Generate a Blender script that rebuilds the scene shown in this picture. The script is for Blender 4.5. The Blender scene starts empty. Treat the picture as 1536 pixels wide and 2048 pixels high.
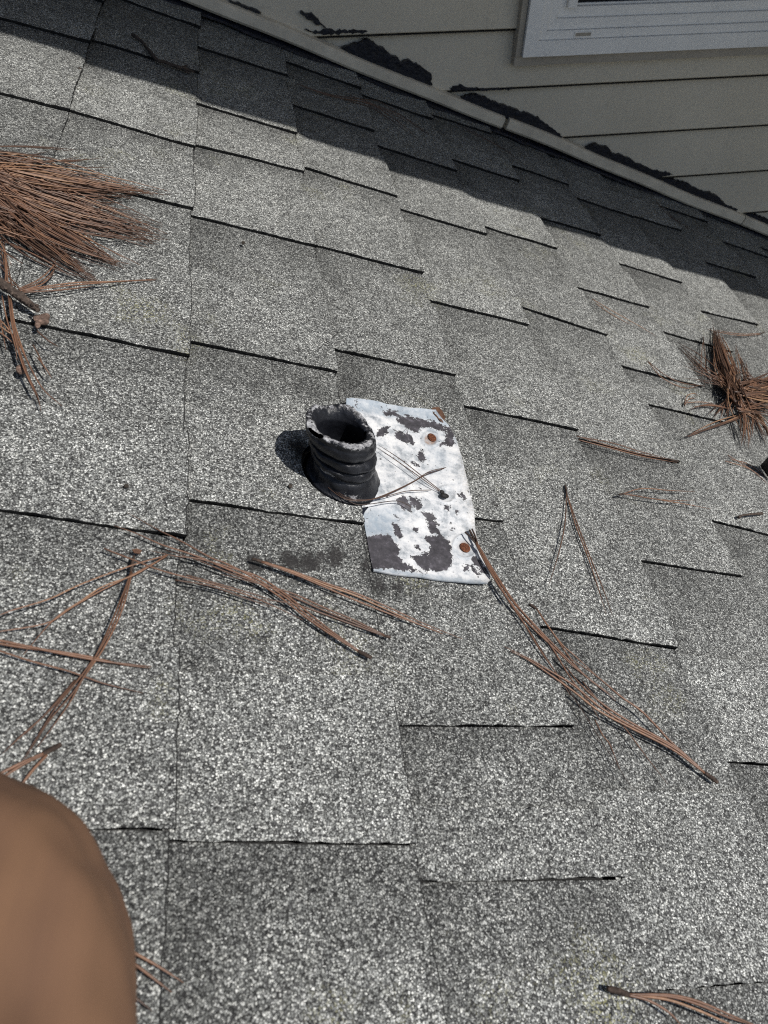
import bpy, bmesh, math, random
import numpy as np
from mathutils import Vector, Matrix

# ---------------------------------------------------------------- camera, sky, sun, exposure
SC = bpy.context.scene
TH = math.radians(21.9877)                 # pitch of the roof
CT, ST = math.cos(TH), math.sin(TH)
# roof frame: u runs down the slope, c along the courses (towards the house wall), n off the roof
ROT = np.array([[0.90875962, -0.14670349, 0.39068407],
                [0.15828128, -0.7450587, -0.64794643],
                [0.38613857, 0.65066552, -0.65385884]])     # rows: camera right, down, forward
CAM = np.array([0.06476604, 0.0, 0.41025486])
FPX, CX, CY = 1514.498, 768.0, 1024.0
E = 0.143                                  # shingle exposure

def W(p):
    p = np.asarray(p, float)
    u, c, n = p[..., 0], p[..., 1], p[..., 2]
    return np.stack([u * CT + n * ST, c, -u * ST + n * CT], -1)

def on_roof(px, py, n=0.0):
    d = ROT.T @ np.array([(px - CX) / FPX, (py - CY) / FPX, 1.0])
    return CAM + d * ((n - CAM[2]) / d[2])

cd = bpy.data.cameras.new('camera')
cam = bpy.data.objects.new('camera', cd)
SC.collection.objects.link(cam)
r_, d_, f_ = W(ROT[0]), W(ROT[1]), W(ROT[2])
M = Matrix(((r_[0], -d_[0], -f_[0]), (r_[1], -d_[1], -f_[1]), (r_[2], -d_[2], -f_[2]))).to_4x4()
M.translation = Vector(W(CAM))
cam.matrix_world = M
cd.sensor_width = 36.0
cd.sensor_fit = 'AUTO'
cd.lens = 36.0 * FPX / 2048.0
cd.clip_start, cd.clip_end = 0.01, 500.0
cd.dof.use_dof = True
cd.dof.focus_distance = 0.74
cd.dof.aperture_fstop = 13.0
SC.camera = cam

sun_roof = np.array([0.21, -0.32, 1.0])
sun_dir = Vector(W(sun_roof)).normalized()
elev = math.asin(sun_dir.z)
azim = math.atan2(sun_dir.x, sun_dir.y)
world = bpy.data.worlds.new('World')
SC.world = world
world.use_nodes = True
wt = world.node_tree
sky = wt.nodes.new('ShaderNodeTexSky')
sky.sky_type = 'NISHITA'
sky.sun_disc = False
sky.sun_elevation = elev
sky.sun_rotation = azim
hsv = wt.nodes.new('ShaderNodeHueSaturation')          # a slightly hazy sky
hsv.inputs['Saturation'].default_value = 0.95
wt.links.new(sky.outputs[0], hsv.inputs['Color'])
wt.links.new(hsv.outputs[0], wt.nodes['Background'].inputs[0])
wt.nodes['Background'].inputs[1].default_value = 0.085
sd = bpy.data.lights.new('sun', 'SUN')
sd.energy = 4.5
sd.angle = math.radians(0.53)
sd.color = (1.0, 0.965, 0.91)
sun = bpy.data.objects.new('sun', sd)
SC.collection.objects.link(sun)
sun.rotation_euler = sun_dir.to_track_quat('Z', 'Y').to_euler()
sun.location = Vector(sun_dir) * 8
SC.view_settings.view_transform = 'Standard'
SC.view_settings.look = 'None'
SC.view_settings.exposure = 0.0
SC.view_settings.gamma = 1.0
SC.render.film_transparent = False
SC.cycles.use_denoising = False
SC.cycles.filter_width = 1.15

rng = np.random.RandomState(7)
random.seed(7)

# ---------------------------------------------------------------- node helpers and materials
class NT:
    def __init__(self, name):
        self.m = bpy.data.materials.new(name)
        self.m.use_nodes = True
        self.t = self.m.node_tree
        self.b = self.t.nodes['Principled BSDF']
    def n(self, typ, **kw):
        x = self.t.nodes.new('ShaderNode' + typ)
        for k, v in kw.items():
            setattr(x, k, v)
        return x
    def l(self, a, b):
        self.t.links.new(a, b)
    def val(self, sock, v):
        if hasattr(v, 'is_output') or hasattr(v, 'links'):
            self.l(v, sock)
        else:
            sock.default_value = v
    def math(self, op, a, b=0.0, c=None, clamp=False):
        x = self.n('Math', operation=op)
        x.use_clamp = clamp
        self.val(x.inputs[0], a)
        self.val(x.inputs[1], b)
        if c is not None:
            self.val(x.inputs[2], c)
        return x.outputs[0]
    def mix(self, f, a, b, mode='MIX'):
        x = self.n('MixRGB', blend_type=mode)
        self.val(x.inputs[0], f)
        self.val(x.inputs[1], a if not isinstance(a, tuple) else (*a, 1))
        self.val(x.inputs[2], b if not isinstance(b, tuple) else (*b, 1))
        return x.outputs[0]
    def coord(self):
        return self.n('TexCoord').outputs['Object']
    def noise(self, scale, detail=3.0, rough=0.55, vec=None):
        x = self.n('TexNoise')
        x.inputs['Scale'].default_value = scale
        x.inputs['Detail'].default_value = detail
        x.inputs['Roughness'].default_value = rough
        self.l(vec if vec is not None else self.coord(), x.inputs['Vector'])
        return x.outputs['Fac']
    def voro(self, scale, vec=None, feature='F1'):
        x = self.n('TexVoronoi', feature=feature)
        x.inputs['Scale'].default_value = scale
        self.l(vec if vec is not None else self.coord(), x.inputs['Vector'])
        return x
    def ramp(self, f, stops, interp='LINEAR'):
        x = self.n('ValToRGB')
        cr = x.color_ramp
        cr.interpolation = interp
        while len(cr.elements) < len(stops):
            cr.elements.new(0.5)
        for e_, (p, col) in zip(cr.elements, stops):
            e_.position = p
            e_.color = (*col, 1) if len(col) == 3 else col
        self.l(f, x.inputs[0])
        return x.outputs[0]
    def attr(self, name):
        x = self.n('Attribute')
        x.attribute_name = name
        return x
    def mapr(self, f, a, b, c, d):
        x = self.n('MapRange')
        self.val(x.inputs[0], f)
        for i, v in enumerate((a, b, c, d)):
            x.inputs[i + 1].default_value = v
        return x.outputs[0]
    def bump(self, h, dist, strength=1.0, prev=None):
        x = self.n('Bump')
        x.inputs['Strength'].default_value = strength
        x.inputs['Distance'].default_value = dist
        self.l(h, x.inputs['Height'])
        if prev is not None:
            self.l(prev, x.inputs['Normal'])
        return x.outputs[0]
    def out(self, col=None, rough=None, nrm=None, spec=None):
        if col is not None:
            self.val(self.b.inputs['Base Color'], col if not isinstance(col, tuple) else (*col, 1))
        if rough is not None:
            self.val(self.b.inputs['Roughness'], rough)
        if nrm is not None:
            self.l(nrm, self.b.inputs['Normal'])
        if spec is not None:
            self.b.inputs['Specular IOR Level'].default_value = spec
        return self.m

def g3(v):
    return (v, v, v)

def mat_granules():
    t = NT('shingle_granules')
    co = t.coord()
    dn = t.n('TexNoise')
    dn.inputs['Scale'].default_value = 520
    dn.inputs['Detail'].default_value = 2
    t.l(co, dn.inputs['Vector'])
    off = t.n('VectorMath', operation='MULTIPLY_ADD')
    t.l(dn.outputs['Color'], off.inputs[0])
    off.inputs[1].default_value = (.0022, .0022, .0022)
    t.l(co, off.inputs[2])
    cow = off.outputs[0]
    v = t.voro(880, cow)
    sep = t.n('SeparateColor')
    t.l(v.outputs['Color'], sep.inputs[0])
    rnd = sep.outputs[0]
    col = t.ramp(rnd, [(0.0, g3(.032)), (.13, g3(.085)), (.36, (.160, .164, .158)), (.62, (.275, .281, .270)),
                       (.83, (.44, .447, .428)), (1.0, (.76, .762, .725))])
    # the larger, bolder stones
    v2 = t.voro(640, cow)
    sep2 = t.n('SeparateColor')
    t.l(v2.outputs['Color'], sep2.inputs[0])
    big = t.math('MULTIPLY', t.math('GREATER_THAN', sep2.outputs[1], .84), t.math('LESS_THAN', v2.outputs['Distance'], .42))
    bigc = t.ramp(sep2.outputs[0], [(0.0, g3(.03)), (.4, g3(.16)), (.7, (.46, .465, .45)), (1.0, (.74, .74, .71))])
    col = t.mix(big, col, bigc)
    # bitumen in the crevices between granules
    crev = t.mapr(v.outputs['Distance'], .40, .70, 1.0, .22)
    crevb = t.math('MAXIMUM', crev, big)
    cl = t.mapr(t.noise(45, 4, .6, co), .32, .68, .84, 1.16)
    cl2 = t.mapr(t.noise(6.5, 4, .6, co), .3, .7, .86, 1.13)
    fine = t.mapr(t.noise(150, 2, .6, co), .3, .7, .86, 1.14)
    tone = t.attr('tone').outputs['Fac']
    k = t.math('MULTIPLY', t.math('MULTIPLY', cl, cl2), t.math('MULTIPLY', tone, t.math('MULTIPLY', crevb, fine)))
    kk = t.n('CombineColor')
    for i in range(3):
        t.l(t.math('MULTIPLY', k, t.mapr(sep.outputs[1], 0, 1, (1.12, 1.122, 1.105)[i], (1.165, 1.17, 1.18)[i])), kk.inputs[i])
    col = t.mix(1.0, col, kk.outputs[0], 'MULTIPLY')
    # a little lichen yellow in places
    ly = t.math('MULTIPLY', t.mapr(t.noise(9, 3, .6, co), .60, .74, 0, 1), t.math('GREATER_THAN', sep.outputs[2], .80))
    col = t.mix(t.math('MULTIPLY', ly, .55), col, (.36, .35, .17))
    bald = t.math('ADD', t.attr('bald').outputs['Fac'], t.math('ADD', t.math('MULTIPLY', t.math('SUBTRACT', t.noise(330, 4, .65, co), .5), 1.5), t.math('MULTIPLY', t.math('SUBTRACT', t.noise(110, 3, .6, co), .5), 1.3)))
    bm_ = t.mapr(bald, .50, .62, 0, 1)
    col = t.mix(t.math('MULTIPLY', bm_, .82), col, (.022, .020, .020))
    h = t.math('MULTIPLY', t.math('SUBTRACT', 1.0, v.outputs['Distance']), t.mapr(bm_, 0, 1, 1, .3))
    h = t.math('ADD', h, t.math('MULTIPLY', rnd, .35))
    h = t.math('ADD', h, t.math('MULTIPLY', big, .5))
    nrm = t.bump(h, .0009, .95)
    return t.out(col, .82, nrm, .35)

def mat_asphalt(name='asphalt_edge', c=.012):
    t = NT(name)
    f = t.noise(500, 3)
    col = t.ramp(f, [(.35, g3(c * .6)), (.62, g3(c * 1.5)), (.75, g3(c * 7))])
    return t.out(col, .8, t.bump(f, .0008), .3)

def mat_siding():
    t = NT('beige_siding')
    mp = t.n('Mapping')
    mp.inputs['Scale'].default_value = (3, 3, 60)
    t.l(t.coord(), mp.inputs['Vector'])
    g = t.noise(6, 5, .65, mp.outputs[0])
    d = t.noise(5, 5, .6)
    d2 = t.noise(60, 3, .6)
    col = t.mix(t.mapr(d, .35, .7, 0, 1), (.68, .605, .475), (.61, .54, .42))
    col = t.mix(t.math('MULTIPLY', t.mapr(d2, .62, .75, 0, 1), .25), col, (.25, .235, .2))
    return t.out(col, .62, t.bump(g, .0012, .5), .4)

def mat_plain(name, c, rough=.5, var=.12, scale=40, bump=.0004, spec=.4):
    t = NT(name)
    f = t.noise(scale, 4, .6)
    a = tuple(x * (1 - var) for x in c)
    b = tuple(min(1, x * (1 + var)) for x in c)
    col = t.mix(t.mapr(f, .3, .7, 0, 1), a, b)
    return t.out(col, rough, t.bump(f, bump, .6), spec)

def mat_window():
    t = NT('white_vinyl')
    f = t.noise(18, 5, .65)
    s = t.noise(90, 3, .6)
    col = t.mix(t.mapr(f, .35, .75, 0, 1), (.92, .89, .84), (.84, .815, .77))
    col = t.mix(t.math('MULTIPLY', t.mapr(s, .6, .78, 0, 1), .35), col, (.45, .44, .42))
    return t.out(col, .38, t.bump(f, .0005, .4), .45)

def mat_glass():
    t = NT('dark_window_glass')
    return t.out((.006, .007, .009), .06, None, .5)

def mat_needle(name, dark=1.0):
    t = NT(name)
    a = t.attr('hue').outputs['Fac']
    col = t.ramp(a, [(0.0, (.030, .020, .016)), (.3, (.095, .050, .032)),
                     (.65, (.215, .110, .066)), (1.0, (.36, .215, .125))])
    f = t.noise(260, 3, .6)
    col = t.mix(t.mapr(f, .35, .75, 0, .55), col, (.07 * dark, .04 * dark, .028 * dark))
    return t.out(col, .48, t.bump(f, .0003, .5), .5)

def mat_bark(name='dark_bark', c=(.07, .052, .042)):
    t = NT(name)
    f = t.noise(300, 5, .65)
    col = t.ramp(f, [(.3, tuple(x * .3 for x in c)), (.55, c), (.75, tuple(x * 2.3 for x in c))])
    return t.out(col, .85, t.bump(f, .0012, 1.0), .3)

def mat_plate():
    t = NT('corroded_galvanised_plate')
    co = t.coord()
    d = t.attr('patch').outputs['Fac']
    n1 = t.noise(190, 6, .68, co)
    n2 = t.noise(620, 4, .65, co)
    jit = t.math('ADD', t.math('MULTIPLY', t.math('SUBTRACT', n1, .5), 2.1), t.math('MULTIPLY', t.math('SUBTRACT', n2, .5), 1.0))
    msk = t.math('GREATER_THAN', t.math('ADD', d, jit), 0.0)
    # random specks of bare metal
    sp = t.math('GREATER_THAN', t.noise(240, 5, .7, co), .665)
    sp2 = t.math('GREATER_THAN', t.math('ADD', t.noise(85, 6, .72, co), t.math('MULTIPLY', t.math('SUBTRACT', n2, .5), .25)), .665)
    msk = t.math('MAXIMUM', msk, t.math('MAXIMUM', sp, sp2))
    cl = t.noise(75, 6, .7, co)
    white = t.ramp(cl, [(.30, (.20, .22, .245)), (.42, (.37, .39, .41)), (.50, (.54, .55, .565)), (.60, (.65, .65, .65)), (.72, (.76, .75, .73))])
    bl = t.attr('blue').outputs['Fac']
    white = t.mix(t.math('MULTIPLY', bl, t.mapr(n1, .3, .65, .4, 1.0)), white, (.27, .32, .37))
    grit = t.math('MULTIPLY', t.attr('grit').outputs['Fac'], t.mapr(n2, .45, .62, 0, 1))
    white = t.mix(t.math('MULTIPLY', grit, .6), white, (.33, .30, .25))
    ru = t.math('MULTIPLY', t.attr('rust').outputs['Fac'], t.mapr(n1, .35, .6, .2, 1))
    white = t.mix(ru, white, (.26, .15, .09))
    dark = t.ramp(t.noise(160, 5, .65, co), [(.3, (.030, .029, .033)), (.55, (.062, .058, .066)), (.72, (.14, .13, .15))])
    # pale rim where the coating is lifting
    rim = t.mapr(t.math('ABSOLUTE', t.math('ADD', d, jit)), 0.0, .10, 1.0, 0.0)
    white = t.mix(t.math('MULTIPLY', rim, .5), white, (.70, .70, .69))
    col = t.mix(msk, white, dark)
    h = t.math('ADD', t.math('MULTIPLY', t.math('SUBTRACT', 1.0, msk), .6), t.math('MULTIPLY', cl, .6))
    t.l(t.mix(msk, g3(.72), g3(.5)), t.b.inputs['Roughness'])
    return t.out(col, None, t.bump(h, .0011, 1.0), .4)

def mat_rubber():
    t = NT('perished_black_rubber')
    co = t.coord()
    ch = t.attr('chalk').outputs['Fac']
    n1 = t.noise(230, 5, .68, co)
    n2 = t.noise(70, 4, .6, co)
    base = t.ramp(n2, [(.3, (.005, .0055, .008)), (.6, (.013, .014, .018)), (.78, (.034, .035, .040))])
    jit = t.math('MULTIPLY', t.math('SUBTRACT', n1, .5), 1.9)
    msk = t.mapr(t.math('ADD', ch, jit), .42, .56, 0, 1)
    chalk = t.ramp(t.noise(420, 4, .6, co), [(.35, (.12, .12, .13)), (.55, (.30, .30, .31)), (.7, (.55, .55, .55))])
    col = t.mix(msk, base, chalk)
    h = t.math('ADD', n1, t.math('MULTIPLY', msk, .5))
    t.l(t.mapr(msk, 0, 1, .36, .9), t.b.inputs['Roughness'])
    return t.out(col, None, t.bump(h, .0009, .8), .4)

def mat_rust():
    t = NT('rusty_nail_head')
    f = t.noise(700, 5, .65)
    col = t.ramp(f, [(.3, (.035, .014, .009)), (.5, (.10, .034, .016)), (.72, (.24, .09, .04))])
    return t.out(col, .85, t.bump(f, .0006, 1.0), .3)

def mat_trouser():
    t = NT('brown_cotton')
    co = t.coord()
    mp = t.n('Mapping')
    mp.inputs['Scale'].default_value = (1.0, .10, .16)
    mp.inputs['Rotation'].default_value = (0, 0, .12)
    t.l(co, mp.inputs['Vector'])
    f = t.noise(52, 3, .5, mp.outputs[0])
    f2 = t.noise(900, 2, .6, co)
    col = t.mix(t.mapr(f, .36, .62, 0, 1), (.135, .075, .047), (.182, .101, .058))  # soft fold shading painted into the cloth as streaks of two browns
    col = t.mix(t.math('MULTIPLY', f2, .25), col, (.12, .07, .05))
    return t.out(col, .9, t.bump(f, .003, .7), .2)

MT = dict(lap_shade=mat_plain('lap_shade_dark', (.05, .045, .037), .8, .5, 40, .0005), gran=mat_granules(), edge=mat_asphalt(), siding=mat_siding(), win=mat_window(), glass=mat_glass(),
          needle=mat_needle('dry_pine_needle'), bark=mat_bark(), plate=mat_plate(), rubber=mat_rubber(), rust=mat_rust(),
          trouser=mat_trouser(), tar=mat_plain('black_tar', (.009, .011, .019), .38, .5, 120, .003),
          trim=mat_plain('beige_trim', (.66, .585, .46), .6, .16, 30, .0006),
          tan=mat_plain('tan_trim', (.40, .35, .28), .6, .1, 30, .0005),
          sheath=mat_bark('needle_sheath', (.055, .038, .03)),
          conebits=mat_bark('cone_scale', (.15, .10, .078)), leaf=mat_plain('brown_leaf', (.10, .05, .03), .7, .4, 200, .001),
          dirt=mat_bark('dirt_crumb', (.05, .04, .032)), boot=mat_plain('work_boot', (.11, .07, .045), .6, .2, 60, .001),
          pvc=mat_plain('pale_pipe_plastic', (.62, .60, .55), .5, .1, 60, .0004), metal=mat_plain('bare_zinc', (.42, .45, .48), .45, .15, 300, .0005),
          hole=mat_plain('black_knot', (.012, .011, .011), .7, .3, 300, .001))

# ---------------------------------------------------------------- object helpers
def mesh_obj(name, V, F, mats, parent=None, smooth=False, mi=None, attrs=None, world=True):
    """one mesh object; V in roof coordinates unless world=False"""
    V = np.asarray(V, float).reshape(-1, 3)
    if world:
        V = W(V)
    me = bpy.data.meshes.new(name)
    me.from_pydata(V.tolist(), [], [list(map(int, f)) for f in F])
    for m_ in (mats if isinstance(mats, (list, tuple)) else [mats]):
        me.materials.append(m_)
    if mi is not None:
        me.polygons.foreach_set('material_index', np.asarray(mi, np.int32))
    if smooth:
        me.polygons.foreach_set('use_smooth', [True] * len(me.polygons))
    if attrs:
        for k, a in attrs.items():
            at = me.attributes.new(k, 'FLOAT', 'POINT')
            at.data.foreach_set('value', np.asarray(a, np.float32))
    me.update()
    o = bpy.data.objects.new(name, me)
    SC.collection.objects.link(o)
    if parent is not None:
        put(o, parent)
    return o

def put(o, parent):
    """parent without moving: shift the mesh into the parent's frame"""
    o.parent = parent
    o.matrix_parent_inverse = Matrix.Translation(parent.location).inverted()

def empty(name, loc, label, cat, group=None):
    o = bpy.data.objects.new(name, None)
    o.empty_display_size = .02
    SC.collection.objects.link(o)
    o.location = Vector(W(np.asarray(loc, float)))
    tag(o, label, cat, group)
    return o

def tag(o, label, cat, group=None, kind=None):
    if label:
        o['label'] = label
    if cat:
        o['category'] = cat
    if group:
        o['group'] = group
    if kind:
        o['kind'] = kind
    return o

class MB:
    """collects tubes, boxes and blobs in roof coordinates"""
    def __init__(self):
        self.V, self.F, self.A = [], [], []
        self.n = 0
    def add(self, V, F, a=0.5):
        V = np.asarray(V, float).reshape(-1, 3)
        self.V.append(V)
        self.F += [[int(i) + self.n for i in f] for f in F]
        self.A.append(np.full(len(V), a) if np.isscalar(a) else np.asarray(a))
        self.n += len(V)
    def tube(self, P, rad, a=0.5, sides=5, res=None):
        P = np.asarray(P, float)
        if res:
            P = spline(P, res)
        N = len(P)
        rad = np.full(N, rad) if np.isscalar(rad) else np.interp(np.linspace(0, 1, N), np.linspace(0, 1, len(rad)), rad)
        T = np.gradient(P, axis=0)
        T /= np.linalg.norm(T, axis=1)[:, None] + 1e-12
        up = np.array([0, 0, 1.0])
        S = np.cross(T, up)
        ln = np.linalg.norm(S, axis=1)[:, None]
        S = np.where(ln > 1e-3, S / (ln + 1e-12), np.array([1.0, 0, 0]))
        B = np.cross(S, T)
        an = np.linspace(0, 2 * np.pi, sides, endpoint=False)
        V = P[:, None, :] + rad[:, None, None] * (np.cos(an)[None, :, None] * S[:, None, :] + np.sin(an)[None, :, None] * B[:, None, :])
        F = []
        for i in range(N - 1):
            for j in range(sides):
                k = (j + 1) % sides
                F.append((i * sides + j, i * sides + k, (i + 1) * sides + k, (i + 1) * sides + j))
        F.append(tuple(range(sides))[::-1])
        F.append(tuple((N - 1) * sides + j for j in range(sides)))
        aa = a if np.isscalar(a) else np.repeat(np.interp(np.linspace(0, 1, N), np.linspace(0, 1, len(a)), a), sides)
        self.add(V, F, aa)
    def box(self, lo, hi, fr=None):
        lo, hi = np.array(lo, float), np.array(hi, float)
        V = np.array([[x, y, z] for z in (lo[2], hi[2]) for y in (lo[1], hi[1]) for x in (lo[0], hi[0])])
        if fr is not None:
            V = fr(V)
        self.add(V, [(0, 2, 3, 1), (4, 5, 7, 6), (0, 1, 5, 4), (1, 3, 7, 5), (3, 2, 6, 7), (2, 0, 4, 6)])
    def prism(self, poly, z0, z1, fr):
        """polygon (x, y) given a thickness z0..z1 through frame fr"""
        n = len(poly)
        V = np.array([[x, y, z0] for x, y in poly] + [[x, y, z1] for x, y in poly], float)
        self.add(fr(V), [tuple(range(n)), tuple(range(n, 2 * n))[::-1]] + [(i, i + n, (i + 1) % n + n, (i + 1) % n) for i in range(n)])
    def blob(self, c, r, seed=0, sub=2, jit=.25, a=.5):
        bm = bmesh.new()
        bmesh.ops.create_icosphere(bm, subdivisions=sub, radius=1.0)
        rs = np.random.RandomState(seed)
        V = np.array([v.co[:] for v in bm.verts])
        F = [[v.index for v in f.verts] for f in bm.faces]
        bm.free()
        dirs = rs.normal(size=(7, 3))
        dirs /= np.linalg.norm(dirs, axis=1)[:, None]
        k = 1 + jit * sum(np.clip(V @ d, 0, 1) ** 2 * rs.uniform(-1, 1) for d in dirs)
        self.add(np.array(c) + V * k[:, None] * np.array(r), F, a)
    def build(self, name, mats, parent=None, smooth=False, attr=None):
        V = np.concatenate(self.V)
        return mesh_obj(name, V, self.F, mats, parent, smooth, attrs={attr: np.concatenate(self.A)} if attr else None)

def spline(P, res):
    """Catmull-Rom through P, res points in all"""
    P = np.asarray(P, float)
    Q = np.vstack([2 * P[0] - P[1], P, 2 * P[-1] - P[-2]])
    out = []
    for t in np.linspace(0, len(P) - 1 - 1e-9, res):
        i = int(t)
        s = t - i
        a, b, c, d = Q[i], Q[i + 1], Q[i + 2], Q[i + 3]
        out.append(.5 * (2 * b + (c - a) * s + (2 * a - 5 * b + 4 * c - d) * s * s + (3 * b - a - 3 * c + d) * s ** 3))
    return np.array(out)

def sstep(a, b, x):
    t = np.clip((x - a) / (b - a), 0, 1)
    return t * t * (3 - 2 * t)

def vnoise(x, y, f, seed=0):
    """smooth value noise, -1..1"""
    rs = np.random.RandomState(seed)
    T = rs.uniform(-1, 1, (64, 64))
    X, Y = np.asarray(x) * f + 1000.3, np.asarray(y) * f + 1000.7
    i, j = np.floor(X).astype(int), np.floor(Y).astype(int)
    a, b = X - i, Y - j
    a, b = a * a * (3 - 2 * a), b * b * (3 - 2 * b)
    g = lambda p, q: T[p % 64, q % 64]
    return (g(i, j) * (1 - a) + g(i + 1, j) * a) * (1 - b) + (g(i, j + 1) * (1 - a) + g(i + 1, j + 1) * a) * b

# ---------------------------------------------------------------- the roof: laminated shingles
JM, JC = 0.04013, 1.50982                     # foot of the house wall: c = JC + JM u
BOOT_U, BOOT_C = 0.2765, 0.4455
GAP0, GAPS, TOOTH = -.0056, .0044, .0035
NEAR = [(-1, .934, .959), (-1, 1.158, 1.187), (0, .154, .15), (0, .355, .35), (0, .555, .555), (0, .807, .818), (0, .969, .977),
        (0, 1.209, 1.224), (0, 1.423, 1.426), (1, .146, .141), (1, .389, .39), (1, .582, .586), (1, .81, .82), (1, .992, 1.013),
        (1, 1.123, 1.133), (1, 1.346, 1.363), (2, .122, .118), (2, .219, .223), (2, .419, .422), (2, .629, .632), (2, .83, .836),
        (2, 1.037, 1.039), (2, 1.255, 1.266), (2, 1.443, 1.449), (3, .057, .053), (3, .314, .304), (3, .586, .586), (3, .782, .787), (3, 1.011, 1.016),
        (3, 1.22, 1.226), (3, 1.43, 1.437), (4, .203, .195), (4, .406, .405), (4, .576, .573), (4, .838, .826), (4, 1.052, 1.057),
        (4, 1.284, 1.292), (4, 1.475, 1.492), (5, .488, .475), (5, .686, .687), (5, .762, .764), (5, .953, .96), (5, 1.172, 1.184),
        (6, .902, .9), (6, 1.098, 1.101), (6, 1.332, 1.337), (7, 1.02, 1.035), (7, 1.354, 1.371), (8, 1.257, 1.263)]
FAR = {(3, .314): .178, (2, .219): .165, (2, .122): .028, (1, .146): .02, (4, .203): .06, (4, .406): .30, (1, .389): .245,
       (3, .586): .50, (5, .686): .62, (5, .762): .725, (1, 1.123): 1.06, (1, .992): .93, (2, .419): .322}
SMUDGE = [(600, 768, .016, .45), (640, 780, .014, .5), (520, 765, .02, .25), (900, 790, .02, .3), (510, 1118, .007, .85), (578, 1118, .008, .85),
          (622, 1121, .008, .85), (672, 1110, .008, .85), (600, 1112, .005, .7), (760, 1180, .016, .5), (840, 1185, .016, .45), (930, 1190, .012, .4),
          (600, 905, .014, .85), (625, 945, .010, .8), (660, 650, .014, .35), (770, 1420, .02, .2), (560, 1010, .02, .25), (700, 760, .02, .4), (740, 1090, .012, .4), (735, 1130, .01, .5)]
SMUDGE = [(*on_roof(x, y)[:2], r, s) for x, y, r, s in SMUDGE]

def near_edges(k):
    L = sorted((a, b) for kk, a, b in NEAR if kk == k)
    rs = np.random.RandomState(100 + k)
    lo, hi = -.9, 1.75
    if not L:
        x = lo + rs.uniform(0, .2)
        while x < hi:
            L.append((x, x + rs.uniform(0, .008)))
            x += rs.uniform(.14, .25)
        return L
    x = min(L[0][0] - rs.uniform(.16, .22), .015)
    while x > lo:
        L.insert(0, (x, x + .004))
        x -= rs.uniform(.15, .24)
    # fill wide holes seen nowhere in frame
    x = L[-1][0] + rs.uniform(.18, .24)
    while x < hi:
        L.append((x, x + .006))
        x += rs.uniform(.16, .24)
    return L

rV, rF, rM, rT, rB = [], [], [], [], []
BALD = [(512, 1117, .0075), (579, 1116, .0085), (617, 1120, .0080), (632, 1124, .0070), (676, 1110, .0088), (664, 1118, .006), (735, 1128, .006), (765, 1162, .006), (800, 1165, .005), (596, 900, .008),
        (990, 1010, .004), (905, 770, .005), (646, 1114, .006), (540, 1122, .005)]
BALD = [(*on_roof(x, y)[:2], r) for x, y, r in BALD]
rn = 0
def add_roof(V, F, m_, tone, bald=None):
    global rn
    rV.append(V)
    rF.extend([tuple(int(i) + rn for i in f) for f in F])
    rM.extend([m_] * len(F))
    rT.append(tone)
    rB.append(np.zeros(len(V)) if bald is None else bald)
    rn += len(V)

def warp(U, C_):
    return .0011 * vnoise(U, C_, 7, 5) + .0005 * vnoise(U, C_, 22, 6)

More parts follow.
